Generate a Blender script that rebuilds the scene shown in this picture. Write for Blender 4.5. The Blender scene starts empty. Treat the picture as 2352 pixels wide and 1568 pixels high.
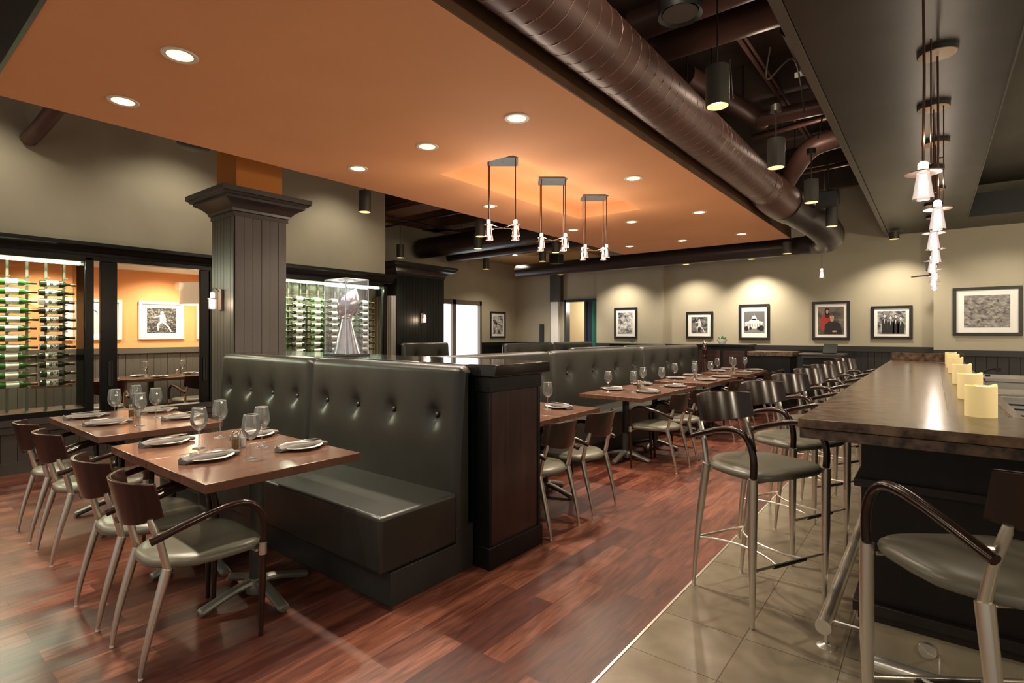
import bpy, math, random
from mathutils import Vector, Matrix
random.seed(7)
SC = bpy.context.scene
COL = SC.collection
R = math.radians
PI = math.pi

# ------------------------------------------------------------------ materials
def _new(name):
    m = bpy.data.materials.new(name); m.use_nodes = True
    nt = m.node_tree; nt.nodes.clear()
    out = nt.nodes.new('ShaderNodeOutputMaterial')
    return m, nt, out

def mat(name, col, rough=.5, metal=0., spec=.5, noise=0., nscale=8., bump=0., bscale=60., stretch=(1,1,1), coat=0., emis=None, estr=0., col2=None):
    m, nt, out = _new(name)
    b = nt.nodes.new('ShaderNodeBsdfPrincipled')
    b.inputs['Base Color'].default_value = (*col, 1)
    b.inputs['Roughness'].default_value = rough
    b.inputs['Metallic'].default_value = metal
    b.inputs['Specular IOR Level'].default_value = spec
    b.inputs['Coat Weight'].default_value = coat
    b.inputs['Coat Roughness'].default_value = .12
    if emis:
        b.inputs['Emission Color'].default_value = (*emis, 1)
        b.inputs['Emission Strength'].default_value = estr
    if noise or bump:
        tc = nt.nodes.new('ShaderNodeTexCoord'); mp = nt.nodes.new('ShaderNodeMapping')
        mp.inputs['Scale'].default_value = stretch
        nt.links.new(tc.outputs['Object'], mp.inputs['Vector'])
    if noise:
        n = nt.nodes.new('ShaderNodeTexNoise'); n.inputs['Scale'].default_value = nscale; n.inputs['Detail'].default_value = 6
        nt.links.new(mp.outputs[0], n.inputs['Vector'])
        r = nt.nodes.new('ShaderNodeValToRGB')
        c2 = col2 if col2 else tuple(min(1, c*(1+noise)) for c in col)
        c1 = col if col2 else tuple(c*(1-noise) for c in col)
        r.color_ramp.elements[0].position = .35; r.color_ramp.elements[0].color = (*c1, 1)
        r.color_ramp.elements[1].position = .68; r.color_ramp.elements[1].color = (*c2, 1)
        nt.links.new(n.outputs['Fac'], r.inputs[0]); nt.links.new(r.outputs[0], b.inputs['Base Color'])
    if bump:
        n2 = nt.nodes.new('ShaderNodeTexNoise'); n2.inputs['Scale'].default_value = bscale; n2.inputs['Detail'].default_value = 3
        nt.links.new(mp.outputs[0], n2.inputs['Vector'])
        bp = nt.nodes.new('ShaderNodeBump'); bp.inputs['Strength'].default_value = bump; bp.inputs['Distance'].default_value = .002
        nt.links.new(n2.outputs['Fac'], bp.inputs['Height']); nt.links.new(bp.outputs[0], b.inputs['Normal'])
    nt.links.new(b.outputs[0], out.inputs[0])
    return m

def emat(name, col, s):
    m, nt, out = _new(name)
    e = nt.nodes.new('ShaderNodeEmission'); e.inputs[0].default_value = (*col, 1); e.inputs[1].default_value = s
    nt.links.new(e.outputs[0], out.inputs[0]); return m

def glassmat(name, tint=(1,1,1), blend=.25, rough=.02, refl=1.0, white=0.):
    # clear thin glass: transparent with Fresnel-like reflections
    m, nt, out = _new(name)
    t = nt.nodes.new('ShaderNodeBsdfTransparent'); t.inputs[0].default_value = (*tint, 1)
    g = nt.nodes.new('ShaderNodeBsdfGlossy'); g.inputs['Roughness'].default_value = rough
    g.inputs['Color'].default_value = (refl, refl, refl, 1)
    lw = nt.nodes.new('ShaderNodeLayerWeight'); lw.inputs['Blend'].default_value = blend
    mx = nt.nodes.new('ShaderNodeMixShader')
    nt.links.new(lw.outputs['Fresnel'], mx.inputs[0]); nt.links.new(t.outputs[0], mx.inputs[1]); nt.links.new(g.outputs[0], mx.inputs[2])
    last = mx
    if white:
        d = nt.nodes.new('ShaderNodeBsdfTranslucent'); d.inputs[0].default_value = (.9,.9,.88,1)
        m2 = nt.nodes.new('ShaderNodeMixShader'); m2.inputs[0].default_value = white
        nt.links.new(mx.outputs[0], m2.inputs[1]); nt.links.new(d.outputs[0], m2.inputs[2]); last = m2
    nt.links.new(last.outputs[0], out.inputs[0]); return m

def floor_wood():
    m, nt, out = _new('cherry_planks'); L = nt.links; N = nt.nodes.new
    g = N('ShaderNodeNewGeometry'); s = N('ShaderNodeSeparateXYZ'); c = N('ShaderNodeCombineXYZ')
    L.new(g.outputs['Position'], s.inputs[0]); L.new(s.outputs[1], c.inputs[0]); L.new(s.outputs[0], c.inputs[1])
    br = N('ShaderNodeTexBrick'); br.inputs['Scale'].default_value = 1
    br.inputs['Brick Width'].default_value = .92; br.inputs['Row Height'].default_value = .125
    br.inputs['Mortar Size'].default_value = .0012; br.inputs['Mortar Smooth'].default_value = .3
    br.inputs['Color1'].default_value = (.060,.015,.010,1); br.inputs['Color2'].default_value = (.185,.060,.034,1)
    br.inputs['Mortar'].default_value = (.025,.008,.005,1); br.inputs['Bias'].default_value = -.05; br.offset = .37
    L.new(c.outputs[0], br.inputs['Vector'])
    mp = N('ShaderNodeMapping'); mp.inputs['Scale'].default_value = (14, 1.6, 1); L.new(g.outputs['Position'], mp.inputs['Vector'])
    n = N('ShaderNodeTexNoise'); n.inputs['Scale'].default_value = 2.2; n.inputs['Detail'].default_value = 8; n.inputs['Distortion'].default_value = 1.2
    L.new(mp.outputs[0], n.inputs['Vector'])
    rp = N('ShaderNodeValToRGB'); rp.color_ramp.elements[0].position=.3; rp.color_ramp.elements[0].color=(.5,.44,.42,1)
    rp.color_ramp.elements[1].position=.72; rp.color_ramp.elements[1].color=(1.5,1.6,1.65,1)
    L.new(n.outputs['Fac'], rp.inputs[0])
    mx = N('ShaderNodeMixRGB'); mx.blend_type='MULTIPLY'; mx.inputs[0].default_value=1
    L.new(br.outputs['Color'], mx.inputs[1]); L.new(rp.outputs[0], mx.inputs[2])
    b = N('ShaderNodeBsdfPrincipled'); b.inputs['Roughness'].default_value=.36; b.inputs['Specular IOR Level'].default_value=.3; b.inputs['Coat Weight'].default_value=.28; b.inputs['Coat Roughness'].default_value=.29
    L.new(mx.outputs[0], b.inputs['Base Color'])
    bp = N('ShaderNodeBump'); bp.inputs['Strength'].default_value=.25; bp.inputs['Distance'].default_value=.002; bp.invert=True
    L.new(br.outputs['Fac'], bp.inputs['Height']); L.new(bp.outputs[0], b.inputs['Normal'])
    L.new(b.outputs[0], out.inputs[0]); return m

def floor_tile():
    m, nt, out = _new('beige_tiles'); L = nt.links; N = nt.nodes.new
    g = N('ShaderNodeNewGeometry'); mp = N('ShaderNodeMapping'); mp.inputs['Location'].default_value=(1.12-.4*3,-2.31+.4*7,0)
    L.new(g.outputs['Position'], mp.inputs['Vector'])
    br = N('ShaderNodeTexBrick'); br.inputs['Scale'].default_value=1; br.offset=0
    br.inputs['Brick Width'].default_value=.4; br.inputs['Row Height'].default_value=.4; br.inputs['Mortar Size'].default_value=.0025
    br.inputs['Color1'].default_value=(.165,.135,.095,1); br.inputs['Color2'].default_value=(.195,.162,.118,1); br.inputs['Mortar'].default_value=(.075,.058,.04,1)
    L.new(mp.outputs[0], br.inputs['Vector'])
    n = N('ShaderNodeTexNoise'); n.inputs['Scale'].default_value=7; n.inputs['Detail'].default_value=6
    L.new(g.outputs['Position'], n.inputs['Vector'])
    rp = N('ShaderNodeValToRGB'); rp.color_ramp.elements[0].position=.3; rp.color_ramp.elements[0].color=(.82,.82,.82,1); rp.color_ramp.elements[1].position=.7; rp.color_ramp.elements[1].color=(1.12,1.12,1.12,1)
    L.new(n.outputs['Fac'], rp.inputs[0])
    mx = N('ShaderNodeMixRGB'); mx.blend_type='MULTIPLY'; mx.inputs[0].default_value=1
    L.new(br.outputs['Color'], mx.inputs[1]); L.new(rp.outputs[0], mx.inputs[2])
    b = N('ShaderNodeBsdfPrincipled'); b.inputs['Roughness'].default_value=.2
    L.new(mx.outputs[0], b.inputs['Base Color'])
    bp = N('ShaderNodeBump'); bp.inputs['Strength'].default_value=.3; bp.inputs['Distance'].default_value=.002; bp.invert=True
    L.new(br.outputs['Fac'], bp.inputs['Height']); L.new(bp.outputs[0], b.inputs['Normal'])
    L.new(b.outputs[0], out.inputs[0]); return m

def photo_mat(name, lo, hi, scale, seed, p0=.4, p1=.6):
    m, nt, out = _new(name); L = nt.links; N = nt.nodes.new
    tc = N('ShaderNodeTexCoord'); mp = N('ShaderNodeMapping'); mp.inputs['Location'].default_value=(seed*3.1,seed,seed*1.7)
    mp.inputs['Scale'].default_value=(1,1,1.5)
    L.new(tc.outputs['Object'], mp.inputs['Vector'])
    n = N('ShaderNodeTexNoise'); n.inputs['Scale'].default_value=scale; n.inputs['Detail'].default_value=9; n.inputs['Roughness'].default_value=.65; n.inputs['Distortion'].default_value=.6
    L.new(mp.outputs[0], n.inputs['Vector'])
    r = N('ShaderNodeValToRGB'); r.color_ramp.elements[0].position=p0; r.color_ramp.elements[0].color=(*lo,1); r.color_ramp.elements[1].position=p1; r.color_ramp.elements[1].color=(*hi,1)
    L.new(n.outputs['Fac'], r.inputs[0])
    b = N('ShaderNodeBsdfPrincipled'); b.inputs['Roughness'].default_value=.35
    L.new(r.outputs[0], b.inputs['Base Color']); L.new(b.outputs[0], out.inputs[0]); return m

M = {}
M['taupe'] = mat('taupe_paint', (.40,.36,.265), .85, noise=.05, nscale=1.2)
M['orange'] = mat('orange_paint', (.78,.375,.17), .8, noise=.04, nscale=1.0)
M['orange_room'] = mat('orange_room_paint', (.78,.34,.13), .8)
M['plenum'] = mat('dark_brown_paint', (.075,.047,.035), .8, noise=.35, nscale=2.5)
M['beam'] = mat('brown_orange_beam', (.13,.062,.024), .8)
M['black_wood'] = mat('black_stained_wood', (.005,.005,.005), .38, spec=.3, noise=.2, nscale=6, stretch=(1,1,.1))
M['panel_wood'] = mat('charcoal_beadboard', (.060,.051,.044), .45, noise=.1, nscale=6, stretch=(1,1,.08))
M['groove'] = mat('groove_black', (.012,.011,.01), .7)
M['espresso'] = mat('espresso_veneer', (.028,.010,.0085), .35, noise=.35, nscale=9, stretch=(3,3,.15), coat=.2)
M['bar_front'] = mat('espresso_bar_wood', (.008,.005,.0045), .4, spec=.3, noise=.25, nscale=7, stretch=(2,2,.2))
M['bar_trim'] = mat('espresso_trim', (.018,.012,.011), .35, spec=.35)
M['leather'] = mat('charcoal_leather', (.024,.0232,.019), .33, bump=.25, bscale=260, noise=.08, nscale=5)
M['leather_seat'] = mat('grey_green_leather', (.135,.124,.092), .34, bump=.15, bscale=260)
M['kick'] = mat('dark_kickboard', (.028,.027,.025), .45, noise=.1, nscale=5)
M['table'] = mat('walnut_laminate', (.115,.052,.033), .24, noise=.3, nscale=5, stretch=(6,.7,1), coat=.25)
M['table_edge'] = mat('walnut_edge', (.16,.072,.042), .4, noise=.2, nscale=5)
M['iron'] = mat('black_cast_iron', (.045,.045,.04), .42, metal=.3)
M['fascia_shadow'] = mat('shadowed_orange_edge',(.10,.045,.018),.7)  # duct shadow on the ceiling edge put into the colour
M['capital'] = mat('black_gloss_moulding',(.022,.020,.019),.3)
M['canopy_face'] = mat('cream_canopy_face',(.42,.32,.22),.4)
M['iron_feet'] = mat('grey_green_cast_iron', (.17,.165,.14), .4, metal=.35)
M['steel'] = mat('brushed_champagne_steel', (.68,.63,.55), .33, metal=.92, noise=.04, nscale=20, stretch=(1,1,.1))
M['chrome'] = mat('polished_chrome', (.8,.79,.76), .12, metal=1.)
M['mahog'] = mat('mahogany_gloss', (.022,.0075,.005), .22, spec=.4, noise=.25, nscale=8, stretch=(1,1,.3), coat=.22)
M['glide'] = mat('nylon_glide', (.7,.66,.6), .4)
M['stone'] = mat('brown_marble', (.055,.028,.017), .2, noise=1, nscale=16, col2=(.22,.14,.09), spec=.3, stretch=(1,1.6,1))
M['stone_edge'] = mat('brown_marble_edge', (.020,.011,.008), .35, noise=1, nscale=26, col2=(.15,.09,.06))
M['mirror_kick'] = mat('beige_kick_plate', (.45,.39,.28), .25, metal=.4)
M['nickel'] = mat('brushed_nickel_rail', (.82,.78,.70), .27, metal=.9, noise=.06, nscale=14)
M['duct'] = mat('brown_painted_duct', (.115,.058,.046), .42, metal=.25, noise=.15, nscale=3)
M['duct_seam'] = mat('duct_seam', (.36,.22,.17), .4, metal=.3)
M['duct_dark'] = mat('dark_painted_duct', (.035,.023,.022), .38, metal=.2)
M['soffit'] = mat('bronze_soffit', (.042,.035,.026), .36, metal=.35, noise=.25, nscale=1.6)
M['soffit_trim'] = mat('soffit_trim', (.085,.072,.055), .4, metal=.3)
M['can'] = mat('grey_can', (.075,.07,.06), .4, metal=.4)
M['can_in'] = emat('can_reflector', (1,.62,.25), 1.6)
M['black'] = mat('matte_black', (.01,.01,.01), .5)
M['cord'] = mat('bronze_rod', (.09,.045,.03), .35, metal=.6)
M['trimring'] = mat('white_trim_ring', (.75,.68,.6), .5)
M['lens'] = emat('warm_lens', (1,.86,.42), 1.6)
M['lens_hot'] = emat('hot_lens', (1,.9,.7), 14.)
M['shade'] = glassmat('clear_shade', blend=.4, rough=.05, white=.25)
M['filament'] = emat('bulb_glow', (1,.82,.72), 9.)
M['cap_glow'] = emat('frosted_cap_glow', (1,.78,.68), 1.8)
M['shade_glow'] = None
M['copper_disc'] = mat('rose_glass_disc', (.35,.24,.19), .3, metal=.5)
M['glass'] = glassmat('window_glass', (.96,.98,.96), blend=.08)
M['wineglass'] = glassmat('wine_glass', (.97,.98,.98), blend=.38, rough=.015, white=.035)
M['rim'] = glassmat('rim_glint', (1,1,1), blend=.6, rough=.1, white=.4)  # white mixed in so the glass edges look like bright highlights
M['acrylic'] = glassmat('acrylic_case', (.95,.96,1), blend=.14, rough=.01, white=.03)
M['china'] = mat('white_china', (.82,.80,.76), .2, coat=.3)
M['napkin'] = mat('grey_linen', (.15,.135,.125), .85, bump=.3, bscale=400)
M['cutlery'] = mat('stainless_cutlery', (.7,.67,.6), .2, metal=1.)
M['salt'] = mat('salt', (.9,.88,.84), .7)
M['pepper'] = mat('pepper', (.42,.29,.12), .8, noise=.5, nscale=90)
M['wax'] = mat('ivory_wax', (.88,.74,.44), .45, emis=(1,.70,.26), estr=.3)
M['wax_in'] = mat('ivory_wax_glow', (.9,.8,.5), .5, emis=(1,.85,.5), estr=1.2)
M['bottle_g'] = mat('green_bottle_glass', (.035,.11,.02), .08, spec=.8, coat=.5)
M['bottle_d'] = mat('dark_bottle_glass', (.018,.022,.01), .08, spec=.8, coat=.5)
M['label'] = mat('cream_label', (.80,.77,.66), .6)
M['ink'] = mat('label_ink', (.03,.03,.03), .6)
M['foil'] = mat('bottle_foil', (.10,.05,.02), .3, metal=.5)
M['strip'] = emat('led_strip', (.86,.95,.66), 5.)
M['post_metal'] = mat('grey_metal_post', (.20,.19,.15), .35, metal=.7)
M['silver'] = mat('trophy_silver', (.93,.90,.87), .24, metal=1.)
M['seamdark'] = mat('trophy_lace', (.35,.33,.32), .3, metal=1.)
M['white'] = mat('white_matboard', (.86,.84,.80), .7)
M['frame_black'] = mat('black_frame', (.014,.012,.011), .35)
M['frame_white'] = mat('white_frame', (.80,.76,.68), .4)
M['wallgrey'] = mat('grey_wainscot', (.085,.073,.058), .55)
M['daylight'] = emat('bright_window', (.86,.95,1.), 3.0)
M['doorbrown'] = mat('brown_door_frame', (.13,.09,.065), .5)
M['green'] = mat('green_door', (.008,.12,.075), .45)
M['navy'] = mat('navy_panel', (.006,.014,.03), .4)
M['cream'] = mat('cream_corridor', (.72,.62,.45), .8)
M['plant'] = mat('succulent_green', (.05,.22,.05), .6, noise=.4, nscale=40)
M['stainless'] = mat('stainless_bin', (.66,.64,.60), .3, metal=.8)
M['drum'] = mat('drum_shade_fabric', (.75,.62,.46), .8, emis=(1,.75,.48), estr=.25)
M['drum_in'] = emat('drum_diffuser', (1,.86,.66), 4.)
M['skin'] = mat('photo_skin', (.5,.3,.2), .6)
M['red'] = mat('photo_red', (.42,.035,.03), .6)
M['p_dark'] = mat('photo_black', (.02,.018,.018), .5)
M['p_grey'] = mat('photo_grey', (.22,.21,.20), .5)
M['p_light'] = mat('photo_light', (.7,.69,.67), .5)
M['p_back'] = photo_mat('photo_backdrop', (.05,.04,.03), (.22,.18,.13), 3, 2)
M['fw'] = floor_wood(); M['ft'] = floor_tile()

M['rear_pane']=mat('pale_rear_panel',(.42,.42,.34),.25,metal=.5,noise=.7,nscale=3,stretch=(1,4,.4))
# ------------------------------------------------------------------ mesh builder
class MB:
    def __init__(s): s.v=[]; s.f=[]; s.m=[]
    def add(s, vs, fs, mi=0):
        o=len(s.v); s.v += [tuple(v) for v in vs]; s.f += [[i+o for i in f] for f in fs]; s.m += [mi]*len(fs); return s
    def box(s,x0,x1,y0,y1,z0,z1,mi=0):
        return s.add([(x0,y0,z0),(x1,y0,z0),(x1,y1,z0),(x0,y1,z0),(x0,y0,z1),(x1,y0,z1),(x1,y1,z1),(x0,y1,z1)],
          [(0,3,2,1),(4,5,6,7),(0,1,5,4),(1,2,6,5),(2,3,7,6),(3,0,4,7)],mi)
    def tube(s,pts,rad,n=10,mi=0,cap=True,flat=1.):
        pts=[Vector(p) for p in pts]; k=len(pts)
        if not hasattr(rad,'__len__'): rad=[rad]*k
        t0=(pts[1]-pts[0]).normalized(); a=Vector((0,0,1)) if abs(t0.z)<.9 else Vector((1,0,0))
        u=t0.cross(a).normalized(); vs=[]; 
        for i in range(k):
            t=(pts[min(i+1,k-1)]-pts[max(i-1,0)]).normalized()
            u=(u-t*u.dot(t)).normalized(); w=t.cross(u)
            for j in range(n):
                an=2*PI*j/n; vs.append(pts[i]+(u*math.cos(an)+w*math.sin(an)*flat)*rad[i])
        fs=[[i*n+j,i*n+(j+1)%n,(i+1)*n+(j+1)%n,(i+1)*n+j] for i in range(k-1) for j in range(n)]
        if cap: fs += [list(range(n))[::-1],[(k-1)*n+j for j in range(n)]]
        return s.add(vs,fs,mi)
    def lathe(s,prof,n=20,c=(0,0,0),mi=0,axis='z',capb=False,capt=False):
        vs=[]
        for r,z in prof:
            for j in range(n):
                a=2*PI*j/n; x=r*math.cos(a); y=r*math.sin(a)
                vs.append({'z':(c[0]+x,c[1]+y,c[2]+z),'y':(c[0]+x,c[1]+z,c[2]+y),'x':(c[0]+z,c[1]+x,c[2]+y)}[axis])
        k=len(prof)
        fs=[[i*n+j,i*n+(j+1)%n,(i+1)*n+(j+1)%n,(i+1)*n+j] for i in range(k-1) for j in range(n)]
        if axis=='y': fs=[f[::-1] for f in fs]
        if capb: fs.append([j for j in range(n)][::-1])
        if capt: fs.append([(k-1)*n+j for j in range(n)])
        return s.add(vs,fs,mi)
    def prism(s,poly,a0,a1,axis='y',mi=0):
        n=len(poly); f={'y':lambda p,a:(p[0],a,p[1]),'x':lambda p,a:(a,p[0],p[1]),'z':lambda p,a:(p[0],p[1],a)}[axis]
        vs=[f(p,a0) for p in poly]+[f(p,a1) for p in poly]
        fs=[[i,(i+1)%n,n+(i+1)%n,n+i] for i in range(n)]+[list(range(n))[::-1],list(range(n,2*n))]
        return s.add(vs,fs,mi)
    def grid(s,fn,nu,nv,mi=0,wrapv=False):
        vs=[fn(i/nu,j/nv) for i in range(nu+1) for j in range(nv+(0 if wrapv else 1))]
        w=nv if wrapv else nv+1
        fs=[[i*w+j,(i+1)*w+j,(i+1)*w+(j+1)%w,i*w+(j+1)%w] for i in range(nu) for j in range(nv)]
        return s.add(vs,fs,mi)
    def mesh(s,name,mats,angle=38):
        me=bpy.data.meshes.new(name); me.from_pydata(s.v,[],s.f)
        for m_ in (mats if isinstance(mats,(list,tuple)) else [mats]): me.materials.append(m_)
        for p,mi in zip(me.polygons,s.m): p.material_index=mi; p.use_smooth=True
        me.set_sharp_from_angle(angle=R(angle)); me.update()
        import bmesh
        bm=bmesh.new(); bm.from_mesh(me); bmesh.ops.recalc_face_normals(bm,faces=bm.faces); bm.to_mesh(me); bm.free()
        me.set_sharp_from_angle(angle=R(angle))
        return me
    def build(s,name,mats,parent=None,bevel=0,seg=2,loc=None,rotz=0,angle=38,subd=0):
        o=bpy.data.objects.new(name,s.mesh(name,mats,angle)); COL.objects.link(o)
        if bevel:
            b=o.modifiers.new('b','BEVEL'); b.width=bevel; b.segments=seg; b.limit_method='ANGLE'; b.angle_limit=R(50)
        if subd: q=o.modifiers.new('s','SUBSURF'); q.levels=subd; q.render_levels=subd
        if parent: o.parent=parent
        if loc: o.location=loc
        if rotz: o.rotation_euler=(0,0,rotz)
        return o

def tag(o,label=None,cat=None,group=None,kind=None):
    if label: o['label']=label
    if cat: o['category']=cat
    if group: o['group']=group
    if kind: o['kind']=kind
    return o
def thing(name,label,cat,loc=(0,0,0),rz=0,group=None):
    o=bpy.data.objects.new(name,None); COL.objects.link(o); o.location=loc; o.rotation_euler=(0,0,rz); o.empty_display_size=.1
    return tag(o,label,cat,group)
def struct(mb,name,mats,label=None,bevel=0,parent=None):
    o=mb.build(name,mats,parent,bevel)
    if not parent: o['kind']='structure'
    if label: o['label']=label
    return o
def kids(o): return [c for c in o.children]
def dup(root,loc,rz,label=None,group=None):
    r=root.copy(); COL.objects.link(r); r.location=loc; r.rotation_euler=(0,0,rz)
    for ch in list(root.children):
        c=ch.copy(); COL.objects.link(c); c.parent=r
        for g in list(ch.children):
            d=g.copy(); COL.objects.link(d); d.parent=c
    if label: r['label']=label
    if group: r['group']=group
    return r
def spot(parent,loc,power,size=100,col=(1,.86,.68),rad=.04,blend=.6,rot=(0,0,0)):
    k=('sp',power,size,col,rad,blend)
    if k not in LD:
        l=bpy.data.lights.new('lamp_beam','SPOT'); l.energy=power; l.spot_size=R(size); l.spot_blend=blend; l.color=col; l.shadow_soft_size=rad; LD[k]=l
    o=bpy.data.objects.new('lamp_beam',LD[k]); COL.objects.link(o); o.location=loc; o.rotation_euler=rot
    if parent: o.parent=parent
    return o
def point(parent,loc,power,col=(1,.86,.68),rad=.03):
    k=('pt',power,col,rad)
    if k not in LD:
        l=bpy.data.lights.new('bulb_light','POINT'); l.energy=power; l.color=col; l.shadow_soft_size=rad; LD[k]=l
    o=bpy.data.objects.new('bulb_light',LD[k]); COL.objects.link(o); o.location=loc
    if parent: o.parent=parent
    return o
def area(parent,loc,power,sx,sy,col=(1,.85,.65),rot=(0,0,0)):
    l=bpy.data.lights.new('strip_light','AREA'); l.energy=power; l.shape='RECTANGLE'; l.size=sx; l.size_y=sy; l.color=col
    o=bpy.data.objects.new('strip_light',l); COL.objects.link(o); o.location=loc; o.rotation_euler=rot
    if parent: o.parent=parent
    return o
LD={}
def bez(p0,p1,p2,p3,n):
    p=[Vector(q) for q in (p0,p1,p2,p3)]; out=[]
    for i in range(n+1):
        t=i/n; out.append(p[0]*(1-t)**3+p[1]*3*t*(1-t)**2+p[2]*3*t*t*(1-t)+p[3]*t**3)
    return out
def smooth_path(pts,k=6):
    P=[Vector(p) for p in pts]; out=[]
    for i in range(len(P)-1):
        a=P[max(i-1,0)]; b=P[i]; c=P[i+1]; d=P[min(i+2,len(P)-1)]
        for j in range(k):
            t=j/k; out.append(.5*((2*b)+(c-a)*t+(2*a-5*b+4*c-d)*t*t+(3*b-a-3*c+d)*t**3))
    out.append(P[-1]); return out
ORD=['first','second','third','fourth','fifth','sixth','seventh','eighth','ninth','tenth','eleventh','twelfth','thirteenth','fourteenth']

# ------------------------------------------------------------------ setting: shell
WX=-7.55       # long wall on the left
CZ=4.4         # dark upper ceiling
struct(MB().box(-10.6,-1.12,-4,12.6,-.06,0),'floor',M['fw'])
struct(MB().box(-1.12,6,-4,12.6,-.06,0),'floor',M['ft'])
struct(MB().box(-1.128,-1.116,-4,12.2,-.01,.003),'trim_1',M['nickel'],'thin metal strip between wood and tile')
struct(MB().box(-10.6,6,-4,12.6,CZ,CZ+.1),'ceiling',M['plenum'])
# left wall above the cornice, and below the windows
w=MB(); w.box(WX-.12,WX,-4,5.97,2.44,CZ); w.box(-10.4,WX-.12,5.87,5.97,2.3,CZ)
struct(w,'wall_left',M['taupe'])
w=MB(); w.box(-9.62,-9.5,5.97,9.25,0,CZ); w.box(-9.62,-9.5,9.25,10.69,2.32,CZ); w.box(-9.62,-9.5,10.69,12.3,0,CZ)
struct(w,'wall_left_far',M['taupe'])
w=MB(); w.box(-10.4,-9.62,5.87,5.97,0,2.3)
struct(w,'wall_return',M['taupe'])
# back wall in two planes with a doorway
w=MB(); w.box(-9.6,-7.75,12.2,12.35,0,CZ); w.box(-7.75,-6.78,12.2,12.35,2.33,CZ); w.box(-6.78,-5.02,12.08,12.35,0,CZ)
w.box(-5.02,.0,12.2,12.35,0,CZ); w.box(.0,6,12.0,12.35,0,CZ)
struct(w,'wall_back',M['taupe'])
w=MB(); w.box(-8.2,-7.86,12.05,12.2,2.32,CZ)
struct(w,'trim_2',M['panel_wood'],'boxed pilaster above the doorway, coloured darker for the weaker light')  # weaker light on this face put in as a darker colour
w=MB(); w.box(-8.2,-7.98,12.1,12.2,0,2.32); struct(w,'trim_3',M['white'],'pale pilaster beside the doorway')
struct(MB().box(-8.62,-8.5,12.15,12.2,1.0,1.72),'trim_4',M['black'],'narrow black niche in the back wall')
# right and rear walls, out of frame
struct(MB().box(5.9,6,-4,12.3,0,CZ),'wall_right',M['taupe'])

def beadboard(mb,axis,fixed,a0,a1,z0,z1,w=.09,g=.007,out=1,th=.012,mi=0,gm=1):
    """boards standing proud of a dark backing; axis 'y' -> boards in the plane x=fixed, 'x' -> plane y=fixed; out = outward sign"""
    n=max(1,round((a1-a0)/w)); w=(a1-a0)/n
    lo,hi=sorted((fixed-out*.004,fixed+out*.001))
    if axis=='y': mb.box(lo,hi,a0,a1,z0,z1,gm)
    else: mb.box(a0,a1,lo,hi,z0,z1,gm)
    for i in range(n):
        b0=a0+i*w+g/2; b1=a0+(i+1)*w-g/2; lo,hi=sorted((fixed,fixed+out*th))
        if axis=='y': mb.box(lo,hi,b0,b1,z0,z1,mi)
        else: mb.box(b0,b1,lo,hi,z0,z1,mi)
PW=[M['panel_wood'],M['groove']]; BW=[M['black_wood'],M['groove']]
# wainscot + base under the left windows
w=MB(); w.box(WX-.12,WX,-4,5.97,0,.5,0); beadboard(w,'y',WX,-4,5.97,.12,.42,.13,.006,1)
w.box(WX,WX+.03,-4,5.97,0,.12); w.box(WX,WX+.03,-4,5.97,.42,.5); w.box(WX-.12,WX+.05,-4,5.97,.5,.56)
struct(w,'wainscot_left',PW)
def cornice(mb,x,y0,y1,z,end=True):
    prof=[(0,0),(.05,0),(.06,.03),(.085,.045),(.10,.075),(.15,.10),(.15,.14),(0,.14)]
    P=[(x+a,z+b) for a,b in prof]; mb.prism(P,y0,y1,'y')
w=MB(); w.box(WX-.1,WX+.02,-4,5.99,2.30,2.36); cornice(w,WX,-4,6.1,2.35); struct(w,'trim_5',M['black_wood'],'black crown moulding along the left wall')
# far wainscot
w=MB(); beadboard(w,'x',12.2,-5.02,0,.14,1.12,.11,.006,-1); w.box(-5.02,0,12.16,12.2,0,.14); w.box(-5.02,0,12.15,12.2,1.12,1.22)
beadboard(w,'x',12.08,-6.78,-5.02,.14,1.12,.11,.006,-1); w.box(-6.78,-5.02,12.03,12.08,1.12,1.22)
beadboard(w,'x',12.2,-9.5,-7.75,.14,1.12,.11,.006,-1); w.box(-9.5,-7.75,12.15,12.2,1.12,1.22)
beadboard(w,'x',12.0,0,6,.14,1.08,.14,.006,-1); w.box(0,6,11.95,12.0,1.08,1.18)
struct(w,'wainscot_back',[mat('black_wainscot',(.022,.021,.02),.5),M['groove']])
w=MB(); beadboard(w,'y',-9.5,10.69,12.2,.14,1.12,.11,.006,1); w.box(-9.5,-9.45,10.69,12.2,1.12,1.22); struct(w,'wainscot_left_far',BW)

# orange dropped ceiling with a coffer
OX0,OX1,OY0,OY1,OZ=-5.03,-1.93,.64,10.15,3.1; T=.36
cx0,cx1,cy0,cy1=-3.97,-3.02,3.84,6.57
w=MB()
w.box(OX0,cx0,OY0,OY1,OZ,OZ+T); w.box(cx1,OX1,OY0,OY1,OZ,OZ+T); w.box(cx0,cx1,OY0,cy0,OZ,OZ+T); w.box(cx0,cx1,cy1,OY1,OZ,OZ+T); w.box(cx0,cx1,cy0,cy1,OZ+.14,OZ+T)
struct(w,'ceiling_dropped',M['orange'],'orange dropped ceiling panel with a recessed coffer')
# far tan-orange ceiling patch
struct(MB().box(-9.5,-6.6,9.9,12.2,3.42,3.6),'ceiling_far',mat('tan_ceiling',(.45,.27,.10),.8))
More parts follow.
